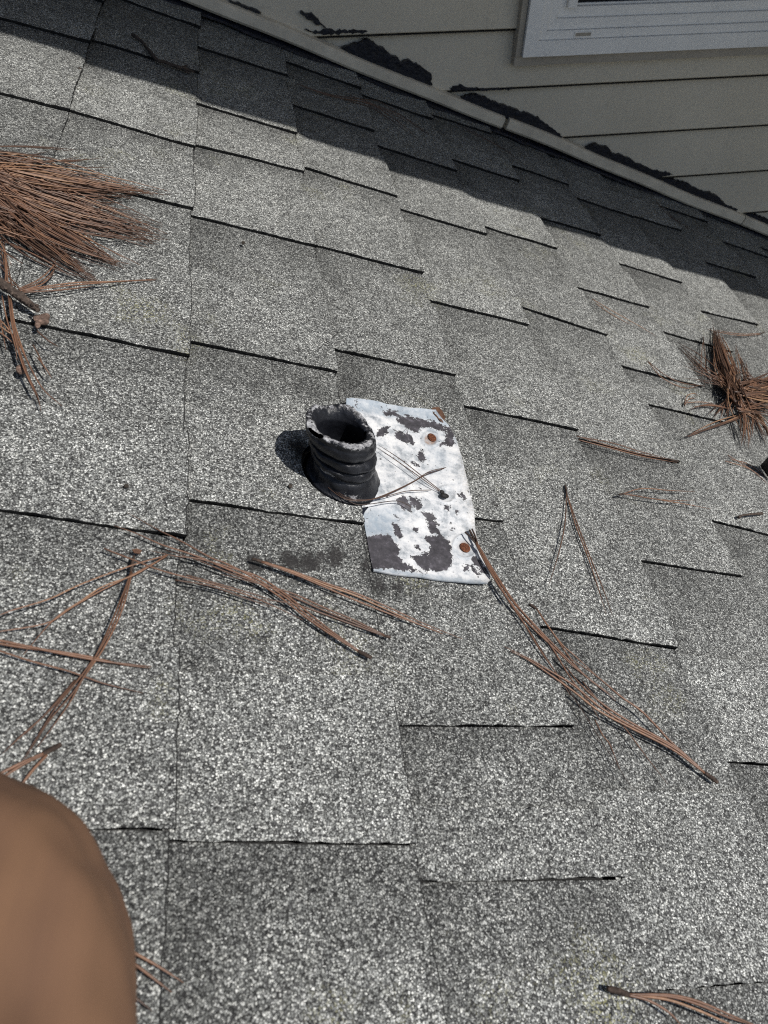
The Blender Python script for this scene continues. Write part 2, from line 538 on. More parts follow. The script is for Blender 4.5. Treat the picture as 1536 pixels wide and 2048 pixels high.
def sheet(k, a0, a1, b0, b1, tooth, jit, tone_fn):
    """one tab or one gap of course k between c = a (low side) and b (high side), each given at both ends of the exposure"""
    u0, u1 = k * E, (k + 1) * E
    vis = -.4 < u0 < 1.9
    nu = 30 if vis else 6
    wdt = max(b0 - a0, b1 - a1)
    nc = max(2, int(wdt / ((.0035 if k in (1, 2) else .005) if vis else .03)))
    s = np.append(np.linspace(0, 1 - .0007 / E, nu), 1.0)
    # the lower edge of the tab is cut a little ragged
    rs = np.random.RandomState(int(abs(a0) * 99991) + k * 31 + 500)
    rag_n = rs.normal(0, .00042, nu + 1) + .0010 * vnoise(s * .143, 0 * s + k + a0 * 9, 35, 3)
    rag_f = rs.normal(0, .0006, nu + 1)
    tt = np.linspace(0, 1, nc + 1)
    butt = rs.normal(0, .0005, nc + 1)
    U = np.empty((nu + 1, nc + 1)); C_ = np.empty_like(U)
    for i, v in enumerate(s):
        lo = a0 + (a1 - a0) * v + (rag_n[i] if tooth else 0)
        hi = b0 + (b1 - b0) * v + (rag_f[i] if tooth else 0)
        C_[i] = lo + (hi - lo) * tt
        U[i] = u0 + (u1 - u0) * v - (.004 if i == 0 else 0)
    mv = .0012 * vnoise(U[-1], C_[-1], 18, 11) + (rs.uniform(-.0015, .0025) if tooth else -.001)
    U[-2] += mv + butt * .8
    U[-1] += mv + butt
    v = (U - u0) / E
    hgt = GAP0 + GAPS * np.clip(v, 0, 1.1)
    if tooth:
        hgt = hgt + TOOTH
        # the corners of a weathered tab lift slightly
        hgt = hgt + .0014 * sstep(.7, 1.0, v) * (.5 + .5 * vnoise(U, C_, 9, 21))
    N = hgt + warp(U, C_)
    tone = tone_fn(U, C_, v)
    for su, sc_, sr, ss in SMUDGE:
        dd = np.hypot(U - su, (C_ - sc_) * .8) / sr
        tone = tone * (1 - ss * np.exp(-dd ** 2 * 1.4) * (.85 + .3 * vnoise(U, C_, 120, 8)))
    idx = np.arange((nu + 1) * (nc + 1)).reshape(nu + 1, nc + 1)
    keep = np.ones((nu, nc), bool)
    cut = None
    if k == 1 and abs(.5 * (a0 + b0) - BOOT_C) < .35:
        RC = .0390
        du, dc = U - BOOT_U, C_ - BOOT_C
        rr = np.hypot(du, dc)
        ins = rr < RC
        keep = ~(ins[:-1, :-1] & ins[1:, :-1] & ins[:-1, 1:] & ins[1:, 1:])
        fac = np.where(ins & (rr > 1e-6), RC / np.maximum(rr, 1e-6), 1)
        U, C_ = BOOT_U + du * fac, BOOT_C + dc * fac
        # snapped points may not run past the butt
        U = np.minimum(U, u1 + .001)
        cut = ins
    V = np.stack([U, C_, N], -1).reshape(-1, 3)
    F = []
    for i in range(nu):
        for j in range(nc):
            if keep[i, j]:
                F.append((idx[i, j], idx[i + 1, j], idx[i + 1, j + 1], idx[i, j + 1]))
    bald = np.zeros(U.shape)
    for su, sc_, sr in BALD:
        bald = np.maximum(bald, .95 * np.exp(-((U - su) ** 2 + (.75 * (C_ - sc_)) ** 2) / sr ** 2))
    add_roof(V, F, 0, tone.reshape(-1), bald.reshape(-1))
    thr = -9 if k in (-1, 0) else (-.2 if k == 1 else (.25 if k < 5 else .45))
    for q, f in enumerate(F):
        if f[1] >= idx[-1, 0] and float(vnoise(V[f[1], 1], k, 26, 55)) + .5 * float(vnoise(V[f[1], 1], k, 90, 56)) > thr:
            rM[len(rM) - len(F) + q] = 1
    def skirt(ids, drop, off):
        P = V[ids]
        Q = P.copy(); Q[:, 2] -= drop; Q[:, :2] += off
        n = len(ids)
        add_roof(np.vstack([P, Q]), [(i, i + 1, n + i + 1, n + i) for i in range(n - 1)], 1, np.ones(2 * n))
    if tooth:
        skirt(idx[:, 0], TOOTH + .001, np.array([0, .0012]))
        skirt(idx[:, -1], TOOTH + .001, np.array([0, -.0006]))
    if cut is None:
        skirt(idx[-1, :], .0095 if tooth else .0055, np.array([-.0008, 0]))
    else:
        j0 = None
        for j in range(nc + 1):
            bad = cut[-1, j]
            if j0 is None and not bad:
                j0 = j
            if j0 is not None and (bad or j == nc):
                if j - j0 > 1:
                    skirt(idx[-1, j0:(j if bad else j + 1)], .0095 if tooth else .0055, np.array([-.0008, 0]))
                j0 = None
        # wall of the round cut-out
        an = np.linspace(0, 2 * np.pi, 90)
        ring = np.stack([BOOT_U + .0391 * np.cos(an), BOOT_C + .0391 * np.sin(an)], -1)
        lo_, hi_ = min(a0, a1), max(b0, b1)
        ok = (ring[:, 0] < u1 - .001) & (ring[:, 1] > lo_) & (ring[:, 1] < hi_)
        for q in range(len(an) - 1):
            if ok[q] and ok[q + 1]:
                z0 = GAP0 + GAPS * (ring[q, 0] - u0) / E + (TOOTH if tooth else 0) + .0004
                P = [[*ring[q], z0], [*ring[q + 1], z0], [*ring[q + 1], z0 - .010], [*ring[q], z0 - .010]]
                add_roof(np.array(P), [(0, 1, 2, 3)], 1, np.ones(4))

for k in range(-7, 17):
    L = near_edges(k)
    rs = np.random.RandomState(900 + k)
    lim = lambda u: JC + JM * u - .004
    prev0, prev1 = -.95, -.95           # top (high c) of what is already laid
    for i, (a, b) in enumerate(L):
        nxt = L[i + 1] if i + 1 < len(L) else (1.8, 1.8)
        space = nxt[0] - a
        # gap below this near edge, from the far side of the tab under it
        below = a - prev0
        gw = FAR.get((k, a))
        gw = a - gw if gw is not None else min(max(below * rs.uniform(.38, .62), .03), below - .03)
        f0, f1 = a - gw, b - gw + rs.uniform(-.008, .008)
        base = rs.uniform(.92, 1.14)
        tb = rs.uniform(.88, 1.02)
        if f0 > lim(k * E) and prev0 > lim(k * E):
            break
        up0, up1 = lim(k * E), lim(k * E + E)
        def tone_tooth(U, C_, v, base=base):
            return base * (.94 + .08 * sstep(0, .45, v)) * (1 + .05 * vnoise(U, C_, 14, 40 + k))
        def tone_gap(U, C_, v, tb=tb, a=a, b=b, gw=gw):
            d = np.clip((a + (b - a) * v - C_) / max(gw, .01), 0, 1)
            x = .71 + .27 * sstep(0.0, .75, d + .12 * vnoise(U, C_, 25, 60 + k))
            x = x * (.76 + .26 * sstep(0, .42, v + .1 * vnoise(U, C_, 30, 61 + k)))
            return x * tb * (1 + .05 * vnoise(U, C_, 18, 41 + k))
        # tab below (prev..f), then the gap (f..a)
        sheet(k, prev0, prev1, min(f0, up0), min(f1, up1), True, 0, tone_tooth)
        if f0 < up0:
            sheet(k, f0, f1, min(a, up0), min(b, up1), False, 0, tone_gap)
        prev0, prev1 = a, b
        if a >= up0:
            break
    else:
        sheet(k, prev0, prev1, lim(k * E), lim(k * E + E), True, 0, lambda U, C_, v: 1.0 + 0 * U)
# the deck under the shingles
deck = MB()
deck.box((-1.05, -.95, -.05), (2.45, 1.75, -.012))
n0 = len(deck.V[0])
add_roof(deck.V[0], deck.F, 1, np.ones(n0))
roof = mesh_obj('roof', np.concatenate(rV), rF, [MT['gran'], MT['edge']], mi=rM, attrs={'tone': np.concatenate(rT), 'bald': np.concatenate(rB)})
tag(roof, 'grey granule asphalt shingle roof sloping down beside the beige wall', 'roof', kind='structure')

# ---------------------------------------------------------------- the house wall
ZR = np.array([-ST, 0, CT])
d0 = np.array([1, JM, 0.0])
HW = d0 - (d0 @ ZR) * ZR
HW /= np.linalg.norm(HW)
WN = np.cross(HW, ZR)
if WN[1] > 0:
    WN = -WN
WO = np.array([0, JC, 0.0])
def wall_fr(V):
    """x along the wall, y = height, z = out of the wall"""
    V = np.asarray(V, float)
    return WO + V[..., 0:1] * HW + V[..., 1:2] * ZR + V[..., 2:3] * WN
def on_wall(px, py, off=0.0):
    d = ROT.T @ np.array([(px - CX) / FPX, (py - CY) / FPX, 1.0])
    O = WO + WN * off
    X = CAM + d * (((O - CAM) @ WN) / (d @ WN))
    return (X - O) @ HW, (X - O) @ ZR

house = empty('house', wall_fr(np.array([.8, -.35, 0])), 'beige lap sided house wall with white window, torn tar patches along its foot', 'house')
sm = MB()
LAP = .1008
for i in range(-13, 14):
    zb = -.0995 + LAP * i
    xs = np.linspace(-1.3, 2.6, 60)
    prof = [(zb - .002, -.014), (zb, -.0008), (zb + .0018, .0006), (zb + .02, -.002), (zb + LAP + .002, -.0135)]
    V = np.array([[x, z, o + .0004 * math.sin(x * 3 + i)] for z, o in prof for x in xs])
    n_ = len(xs)
    F = [(r * n_ + j, r * n_ + j + 1, (r + 1) * n_ + j + 1, (r + 1) * n_ + j) for r in range(len(prof) - 1) for j in range(n_ - 1)]
    sm.add(wall_fr(V), F)
sid = sm.build('siding', MT['siding'], house)
lk = MB()  # dark strips that stand in for the shade line under each lap
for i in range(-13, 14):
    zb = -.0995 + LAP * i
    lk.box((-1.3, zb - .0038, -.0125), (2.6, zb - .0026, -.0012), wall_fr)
lk.build('lap_shade_strip', MT['lap_shade'], house)
bk = MB()
bk.box((-1.3, -1.5, -.10), (2.6, 1.3, -.02), wall_fr)
bk.build('wall_core', MT['siding'], house)

# trim strip along the roof line, in two lengths with an open joint
def strip(u0, u1, dn0, dn1):
    m_ = MB()
    N = 40
    us = np.linspace(u0, u1, N)
    V = []
    for u in us:
        cj = JC + JM * u
        w = .0012 * math.sin(u * 9) + .0008 * math.sin(u * 23 + 1)
        b = .006 + dn0 + (dn1 - dn0) * (u - u0) / (u1 - u0) + w
        for c_, n_ in ((.004, b), (-.013, b - .001), (-.016, b + .003), (-.014, b + .0165), (-.010, b + .0195), (.006, b + .021)):
            V.append((u, cj + c_, n_))
    F = []
    for i in range(N - 1):
        for j in range(5):
            F.append((i * 6 + j, i * 6 + j + 1, (i + 1) * 6 + j + 1, (i + 1) * 6 + j))
    F += [tuple(range(6)), tuple((N - 1) * 6 + j for j in range(6))[::-1]]
    m_.add(V, F)
    return m_.build('trim_strip', MT['trim'], house)
strip(-.9, .742, .000, .002)
strip(.752, 1.418, .003, .001)
strip(1.421, 2.4, .001, .001)

# ragged dark strip laid along the gap under the trim strip
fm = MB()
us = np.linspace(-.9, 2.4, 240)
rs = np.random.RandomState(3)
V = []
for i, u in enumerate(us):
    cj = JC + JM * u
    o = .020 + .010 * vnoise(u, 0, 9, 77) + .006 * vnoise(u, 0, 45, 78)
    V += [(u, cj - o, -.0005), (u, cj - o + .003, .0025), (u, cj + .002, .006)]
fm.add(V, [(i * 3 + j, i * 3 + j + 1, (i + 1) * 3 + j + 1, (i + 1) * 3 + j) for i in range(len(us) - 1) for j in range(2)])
fm.build('dark_bead', MT['tar'], house)

def crop(pts, x0, y0, s):
    return [(x0 + x / s, y0 + y / s) for x, y in pts]
TAR = [crop([(570, 65), (640, 75), (690, 120), (715, 150), (650, 120)], 384, 0, 2.667),
       crop([(190, 0), (240, 10), (370, 66), (372, 72), (280, 42)], 384, 0, 2.667),
       crop([(600, 158), (660, 168), (740, 148), (765, 162), (930, 160), (935, 172), (770, 180), (700, 188)], 384, 0, 2.667),
       crop([(790, 250), (870, 235), (915, 212), (940, 205), (970, 232), (1000, 240), (1040, 268), (1060, 290), (1090, 305), (1110, 332), (1130, 318), (1150, 322),
             (1175, 330), (1200, 345), (1240, 372), (1275, 390), (1285, 455), (1180, 435), (1100, 400), (1000, 360), (870, 315)], 384, 0, 2.667),
       crop([(50, 475), (80, 460), (110, 455), (160, 465), (230, 500), (300, 520), (350, 545), (380, 548), (430, 570), (455, 592), (480, 610), (520, 640), (545, 660),
             (520, 672), (400, 625), (300, 580), (220, 550), (120, 510)], 900, 0, 2.415),
       crop([(600, 710), (660, 715), (700, 692), (730, 705), (770, 715), (780, 742), (830, 752), (870, 765), (900, 790), (940, 800), (980, 822), (1080, 838),
             (1000, 862), (900, 835), (760, 775)], 900, 0, 2.415),
       crop([(1000, 862), (1060, 865), (1150, 885), (1200, 920), (1250, 930), (1300, 950), (1320, 980), (1390, 1012), (1370, 1022), (1200, 955), (1100, 912)], 900, 0, 2.415),
       crop([(1400, 1040), (1450, 1030), (1500, 1045), (1560, 1070), (1660, 1110), (1690, 1180), (1536, 1110), (1440, 1062)], 900, 0, 2.415),
       crop([(0, 425), (30, 420), (60, 405), (75, 420), (150, 424), (300, 426), (300, 432), (100, 436), (0, 440)], 900, 0, 2.415)]
for q, poly in enumerate(TAR):
    rs = np.random.RandomState(q)
    pw = [on_wall(x, y, .001) for x, y in poly]
    # ragged outline
    fine_ = []
    for i in range(len(pw)):
        a, b = np.array(pw[i]), np.array(pw[(i + 1) % len(pw)])
        m_ = max(1, int(np.linalg.norm(b - a) / .004))
        for s in range(m_):
            fine_.append(a + (b - a) * s / m_ + rs.normal(0, .0011, 2))
    pm = MB()
    pm.prism(fine_, -.006, .0028, wall_fr)
    pm.build('tar_patch', MT['tar'], house)

# window
XW, ZB = .712, -.1405
XE, ZT = 1.75, 1.0
ZG = on_wall(1216, 9, -.002)[1] - ZB      # where the dark glass starts
wf = MB()
def frame_ring(m_, x0, z0, x1, z1, w, d0_, d1_):
    """a rectangular frame, band width w, from depth d0_ to d1_ out of the wall: four butted bars"""
    m_.box((x0, z0, d0_), (x1, z0 + w, d1_), wall_fr)
    m_.box((x0, z1 - w, d0_), (x1, z1, d1_), wall_fr)
    m_.box((x0, z0 + w, d0_), (x0 + w, z1 - w, d1_), wall_fr)
    m_.box((x1 - w, z0 + w, d0_), (x1, z1 - w, d1_), wall_fr)
frame_ring(wf, XW, ZB, XE, ZT, .026, -.03, .024)
frame_ring(wf, XW + .0266, ZB + .0266, XE - .0266, ZT - .0266, .0136, -.03, .0195)
win = wf.build('window', MT['win'], house)
ws = MB()
frame_ring(ws, XW + .0408, ZB + .0408, XE - .0408, ZT - .0408, .0172, -.03, .014)
frame_ring(ws, XW + .0585, ZB + .0585, XE - .0585, ZT - .0585, .0166, -.03, .008)
frame_ring(ws, XW + .0755, ZB + .0755, XE - .0755, ZT - .0755, max(.003, ZG - .0755), -.03, .000)
ws.build('sash', MT['win'], win)
ch = MB()
ch.box((XW + .0755, ZB + .0585 + .0175, .0085), (XW + .092, ZB + .30, .0175), wall_fr)
ch.build('sash_track', MT['win'], win)
gm = MB()
gm.box((XW + .0855, ZB + ZG - .002, -.03), (XE - .0855, ZT - .0855, -.004), wall_fr)
gm.build('pane', MT['glass'], win)
scr = MB()
for j in range(1, 6):
    scr.box((XW + .0855, ZB + ZG + .008 * j - .001, -.0036), (XE - .0855, ZB + ZG + .008 * j + .0003, -.002), wall_fr)
scr.build('screen', MT['hole'], win)
x0_, z0_ = on_wall(900 + 597 / 2.415, 185 / 2.415, .02)
x1_, z1_ = on_wall(900 + 685 / 2.415, 160 / 2.415, .02)
wh = MB()
zc = ZB + .0335
frame_ring(wh, x0_, zc - .0045, x1_, zc + .0045, .0016, .0196, .0215)
wh.build('weep_cover', MT['win'], win)
wi = MB()
wi.box((x0_ + .0016, zc - .0029, .0196), (x1_ - .0016, zc + .0029, .0203), wall_fr)
wi.build('weep_slot', MT['tan'], win)
# tan channel round the window
tc = MB()
tc.box((XW - .012, ZB - .018, -.012), (XE + .012, ZB - .0015, .0135), wall_fr)
tc.box((XW - .012, ZB - .0015, -.012), (XW - .0015, ZT + .012, .0155), wall_fr)
tc.box((XE + .0015, ZB - .0015, -.012), (XE + .012, ZT + .012, .0155), wall_fr)
tc.build('window_channel', MT['tan'], house)

# the raking overhang of the upper roof, above the picture: it shades the wall and the strip of roof at its foot
HN = 1.18
cs = JC - .381
ov = MB()
us = np.linspace(-2.4, 3.6, 6 * 60 + 1)
def caster_c(u):
    us_ = u - sun_roof[0] * HN          # where its shadow falls
    ph = (us_ / E) % 1.0
    return cs + JM * us_ * .9 + sun_roof[1] * HN + .013 * (ph - .5)
V = []
for u in us:
    c_ = caster_c(u)
    V += [(u, c_, HN), (u, JC + .3, HN), (u, JC + .3, HN + .008), (u, c_, HN + .008)]
F = []
for i in range(len(us) - 1):
    for j in range(4):
        F.append((i * 4 + j, (i + 1) * 4 + j, (i + 1) * 4 + (j + 1) % 4, i * 4 + (j + 1) % 4))
ov.add(V, F)
ov.build('overhang_shingles', MT['edge'], house)
so = MB()
ce = cs + sun_roof[1] * HN + .09
so.box((-2.4, ce, HN - .13), (3.6, ce + .022, HN - .003))
so.box((-2.4, ce + .022, HN - .10), (3.6, JC - .03, HN - .085))
so.build('soffit', MT['trim'], house)

# ---------------------------------------------------------------- vent pipe boot
vent = empty('vent_pipe_boot', (BOOT_U, BOOT_C, 0), 'cracked black rubber vent pipe boot on corroded metal flashing plate', 'vent boot')
C1 = lambda pts: [(560 + x / 3.339, 760 + y / 3.339) for x, y in pts]
PATCH = [[(780, 250), (830, 240), (900, 255), (1000, 270), (1060, 290), (1110, 320), (1130, 340), (1090, 335), (1000, 315), (940, 310), (930, 352), (890, 350), (850, 320), (800, 290)],
         [(690, 215), (740, 200), (780, 215), (800, 250), (750, 240), (705, 235)], [(660, 330), (690, 310), (730, 310), (715, 350), (690, 375), (655, 370), (650, 350)],
         [(760, 345), (820, 345), (860, 370), (900, 410), (890, 432), (850, 425), (800, 400), (775, 380)], [(920, 480), (945, 465), (970, 510), (965, 545), (930, 545), (915, 510)],
         [(880, 550), (930, 560), (945, 580), (900, 572)], [(1100, 350), (1140, 370), (1165, 420), (1150, 445), (1110, 430), (1060, 440), (1105, 400)],
         [(785, 800), (825, 765), (850, 800), (880, 850), (880, 885), (830, 870), (795, 840)], [(865, 780), (910, 785), (945, 810), (945, 850), (920, 870), (890, 850), (865, 815)],
         [(955, 890), (1000, 885), (1040, 910), (1030, 940), (1060, 970), (1040, 978), (1060, 1000), (1085, 1040), (1050, 1032), (1000, 1012), (990, 960)],
         [(975, 1045), (1080, 1035), (1130, 1080), (1145, 1150), (1152, 1220), (1110, 1272), (1050, 1282), (1000, 1262), (980, 1280), (930, 1240), (890, 1197), (870, 1175), (940, 1172), (960, 1150), (1000, 1172), (1000, 1110), (985, 1075)],
         [(750, 960), (790, 955), (800, 1000), (820, 1040), (800, 1072), (770, 1030)],
         [(560, 1062), (640, 1035), (720, 1030), (760, 1070), (800, 1130), (790, 1180), (830, 1220), (900, 1262), (960, 1292), (850, 1272), (760, 1262), (620, 1258), (590, 1180)],
         [(1180, 760), (1220, 755), (1245, 790), (1230, 802), (1200, 775)], [(1280, 1190), (1310, 1178), (1350, 1230), (1392, 1300), (1340, 1282), (1300, 1232)],
         [(1220, 1240), (1255, 1235), (1265, 1276), (1230, 1272)], [(1275, 1240), (1310, 1260), (1330, 1302), (1290, 1286)], [(1100, 840), (1130, 850), (1125, 870), (1095, 862)],
         [(1170, 870), (1195, 865), (1190, 900), (1175, 890)], [(885, 985), (915, 990), (915, 1010), (890, 1010)], [(1140, 990), (1165, 988), (1160, 1003), (1145, 1003)],
         [(900, 1110), (930, 1110), (935, 1128), (905, 1125)], [(1100, 310), (1150, 330), (1160, 400), (1125, 380)]]
def poly_sd(P, X, Y):
    """signed distance, positive inside"""
    P = np.array(P, float)
    best = np.full(X.shape, 1e9)
    ins = np.zeros(X.shape, bool)
    for i in range(len(P)):
        a, b = P[i], P[(i + 1) % len(P)]
        dx, dy = b - a
        t = np.clip(((X - a[0]) * dx + (Y - a[1]) * dy) / (dx * dx + dy * dy + 1e-9), 0, 1)
        best = np.minimum(best, np.hypot(X - a[0] - t * dx, Y - a[1] - t * dy))
        cr = ((a[1] > Y) != (b[1] > Y)) & (X < (b[0] - a[0]) * (Y - a[1]) / (b[1] - a[1] + 1e-12) + a[0])
        ins ^= cr
    return np.where(ins, best, -best)

OUT = [(470, 135), (455, 140), (560, 152), (700, 180), (760, 185), (850, 210), (960, 222), (1020, 232), (1060, 262), (1105, 300), (1130, 350), (1160, 420), (1185, 510),
       (1210, 600), (1240, 720), (1270, 850), (1290, 940), (1310, 1050), (1335, 1130), (1370, 1220), (1400, 1320), (1398, 1352), (1380, 1368), (1280, 1360), (1100, 1335), (900, 1305), (760, 1285), (640, 1262)]
outl = np.array([on_roof(*q)[:2] for q in C1(OUT)])
cu_lo, cu_hi = outl[:, 1].min(), outl[:, 1].max()
# right border and far / near borders read off the outline
rb = np.array([on_roof(*q)[:2] for q in C1(OUT[7:23])])
rb = rb[np.argsort(rb[:, 1])]
NA, NB = 110, 190
aa, bb = np.meshgrid(np.linspace(0, 1, NA), np.linspace(0, 1, NB), indexing='ij')
top = np.array([on_roof(*q)[:2] for q in C1(OUT[0:9])]); top = top[np.argsort(top[:, 0])]
bot = np.array([on_roof(*q)[:2] for q in C1(OUT[22:])]); bot = bot[np.argsort(bot[:, 0])]
UL = .2893
um = np.interp(cu_lo + (cu_hi - cu_lo) * bb, rb[:, 1], rb[:, 0])
U = UL + (um - UL) * aa
cb, ctp = np.interp(U, bot[:, 0], bot[:, 1]), np.interp(U, top[:, 0], top[:, 1])
C_ = cb + (ctp - cb) * bb
def plate_n(U, C_):
    return -.0018 + .0004 + GAPS * np.clip((U - 2 * E) / E, -.2, 2) + .0016 - .0040 * sstep(.428, .408, C_)
N = plate_n(U, C_) + .0006 * vnoise(U, C_, 30, 12) + .0004 * vnoise(U, C_, 90, 13)
N += .0034 * np.exp(-(ctp - C_) / .004) * (.7 + .5 * vnoise(U, C_, 40, 14)) + .0020 * np.exp(-(C_ - cb) / .003) * (.7 + .6 * vnoise(U, C_, 60, 15))
N += .0012 * np.exp(-np.abs(um - U) / .003)
Pn = np.stack([U, C_, N], -1)
rel = (Pn - CAM) @ ROT.T
IX = ((rel[..., 0] / rel[..., 2] * FPX + CX) - 560) * 3.339
IY = ((rel[..., 1] / rel[..., 2] * FPX + CY) - 760) * 3.339
for nx, ny, rr_ in ((1003, 397, 50), (1237, 1112, 85), (1112, 765, 60)):
    dd = np.hypot(IX - nx, (IY - ny) * 1.1)
    Pn[..., 2] += .0009 * np.exp(-((dd - rr_) / 11) ** 2) - .0006 * np.exp(-(dd / rr_) ** 4)
sdv = np.full(IX.shape, -99.)
for P in PATCH:
    sdv = np.maximum(sdv, poly_sd(P, IX, IY))
patch = np.clip(sdv / 42 + .02, -1, 1)
for nx, ny, rr_ in ((1003, 397, 62), (1237, 1112, 88)):
    patch = np.where(np.hypot(IX - nx, (IY - ny) * 1.1) < rr_, -1, patch)
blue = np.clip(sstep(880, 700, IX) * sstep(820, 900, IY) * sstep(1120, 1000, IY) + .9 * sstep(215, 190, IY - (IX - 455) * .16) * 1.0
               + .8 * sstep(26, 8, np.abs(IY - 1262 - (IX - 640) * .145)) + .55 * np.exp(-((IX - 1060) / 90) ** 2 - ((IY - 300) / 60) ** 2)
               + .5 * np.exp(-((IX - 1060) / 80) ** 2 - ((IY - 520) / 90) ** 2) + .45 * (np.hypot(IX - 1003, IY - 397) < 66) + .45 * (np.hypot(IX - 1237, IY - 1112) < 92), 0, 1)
rusty = np.zeros(IX.shape)
for nx, ny in ((1003, 397), (1237, 1112)):
    rusty = np.maximum(rusty, .75 * np.exp(-np.maximum(np.hypot(IX - nx, (IY - ny) * 1.1) - 33, 0) / 9))
grit = np.exp(-np.abs(um - U) / .007) * sstep(380, 600, IY)
V = Pn.reshape(-1, 3)
idx = np.arange(NA * NB).reshape(NA, NB)
F = [(idx[i, j], idx[i + 1, j], idx[i + 1, j + 1], idx[i, j + 1]) for i in range(NA - 1) for j in range(NB - 1)]
loop = list(idx[:, 0]) + list(idx[-1, 1:]) + list(idx[::-1, -1][1:]) + list(idx[0, ::-1][1:-1])
low = V[loop].copy()
low[:, 2] -= .0014
n_ = len(V)
F += [(loop[i], n_ + i, n_ + (i + 1) % len(loop), loop[(i + 1) % len(loop)]) for i in range(len(loop))]
at = lambda A: np.concatenate([A.reshape(-1), A.reshape(-1)[loop]])
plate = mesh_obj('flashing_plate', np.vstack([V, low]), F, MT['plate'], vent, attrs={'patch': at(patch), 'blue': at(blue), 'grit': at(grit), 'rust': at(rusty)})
# the part of the plate seen in the round cut-out of the shingle
cm = MB()
an = np.linspace(0, 2 * np.pi, 64, endpoint=False)
V = np.vstack([[[BOOT_U + .036 * math.cos(a), BOOT_C + .036 * math.sin(a), -.0030] for a in an],
               [[min(BOOT_U + 0.0455 * math.cos(a), .2892), BOOT_C + 0.0455 * math.sin(a), -.0036] for a in an]])
cm.add(V, [(i, 64 + i, 64 + (i + 1) % 64, (i + 1) % 64) for i in range(64)])
cm.build('plate_collar', MT['tar'], vent)
for q, (px, py) in enumerate(C1([(1003, 397), (1237, 1112)])):
    c_ = on_roof(px, py)
    nm_ = MB()
    nn = float(plate_n(c_[0], c_[1]))
    nm_.blob((c_[0], c_[1], nn + .0004), (.0050, .0054, .0013), 5 + q, 3, .2)
    nm_.build('nail_head', MT['rust'], vent, smooth=True)

# rubber sleeve
NR, NS = 144, 110
prof = [(.0346, -.0032), (.0338, -.0008), (.0318, .0012), (.0298, .0045), (.0284, .0085), (.0270, .0112), (.0250, .0132)]
def rib(z0, z1, r0, bulge):
    return [(r0 + bulge * math.sin(math.pi * q / 6) ** .6, z0 + (z1 - z0) * q / 6) for q in range(1, 6)] + [(r0 - .0006, z1)]
prof += rib(.0132, .0232, .0246, .0038) + rib(.0232, .0328, .0246, .0044) + rib(.0328, .0462, .0250, .0052)[:-1]
prof += [(.0288, .0474), (.0262, .0482), (.0236, .0478), (.0212, .0462), (.0200, .0432), (.0200, .039), (.0206, .030), (.0208, .012), (.0208, -.02)]
prof = spline(np.array([(r, z, 0) for r, z in prof]), NS)[:, :2]
ITOP = int(np.argmax(prof[:, 1]))
V, CH, keepv = [], [], []
zt = .0478
for i in range(NS):
    r0, z0 = prof[i]
    s = np.clip(z0 / zt, 0, 1)
    outer = i <= ITOP
    for j in range(NR):
        a = 2 * np.pi * j / NR              # 0 = +u (right), pi/2 = +c (back)
        r, z = r0, z0
        ca, sa = math.cos(a), math.sin(a)
        nz = float(vnoise(a * 3, s * 4, 1.0, 30))
        r *= 1 + .018 * nz * s + .012 * math.sin(2 * a + 1)
        # a slanting fold low on the right front
        if outer:
            fold = math.exp(-((z - (.020 + .008 * math.cos(a + .6))) / .003) ** 2) * max(0, math.cos(a + 1.2)) 
            r += .0016 * fold
            r += .0007 * float(vnoise(a * 6, z * 150, 1, 31))
        # ragged rim: tall flap at the back right, torn low at the left front
        back = math.exp(-((((a - 1.15 + math.pi) % (2 * math.pi)) - math.pi) / .55) ** 2)
        back2 = math.exp(-((((a - 2.2 + math.pi) % (2 * math.pi)) - math.pi) / .7) ** 2)
        left = math.exp(-((((a - 3.5 + math.pi) % (2 * math.pi)) - math.pi) / .35) ** 2)
        rim = math.exp(-((i - ITOP) / (NS * .075)) ** 2)
        z *= 1 - .115 * sa * s ** .5
        z += rim * (.0080 * back + .0030 * back2 - .0015 * left + .0014 * float(vnoise(a * 3, 0, 1, 32)) + .0005 * float(vnoise(a * 16, 0, 1, 33)))
        if back + back2 > .3 and abs(i - ITOP) < NS * .09:
            r += .0020 * min(1, back + back2) * rim          # thin standing lip at the back
        r += rim * .0005 * float(vnoise(a * 9, i * .3, 1, 34))
        # vertical pipe: leans back up the slope by the pitch, plus its own droop to the left
        u = BOOT_U + r * ca - z * .36 * .55 - .0122 * s
        c_ = BOOT_C + r * sa - .0005 * s
        V.append((u, c_, z))
        crown = math.exp(-((i - ITOP) / (NS * .05)) ** 2)
        ch_ = (.52 + .24 * float(vnoise(a * 3, 1.5, 1, 35))) * crown + .70 * left * math.exp(-((i - ITOP) / (NS * .10)) ** 2)
        if outer:
            ch_ += .66 * math.exp(-((((a - 4.15 + math.pi) % (2 * math.pi)) - math.pi) / .42) ** 2 - ((z - .0172) / .0036) ** 2)
            ch_ += .68 * math.exp(-((((a - 4.85 + math.pi) % (2 * math.pi)) - math.pi) / .28) ** 2 - ((z - .0030) / .0028) ** 2)
            ch_ += .12 * max(0, -sa) * (z > .034)
            ch_ += .25 * math.exp(-((((a - 3.75 + math.pi) % (2 * math.pi)) - math.pi) / .25) ** 2 - ((z - .028) / .005) ** 2)
        else:
            ch_ *= .8
        CH.append(ch_)
F = []
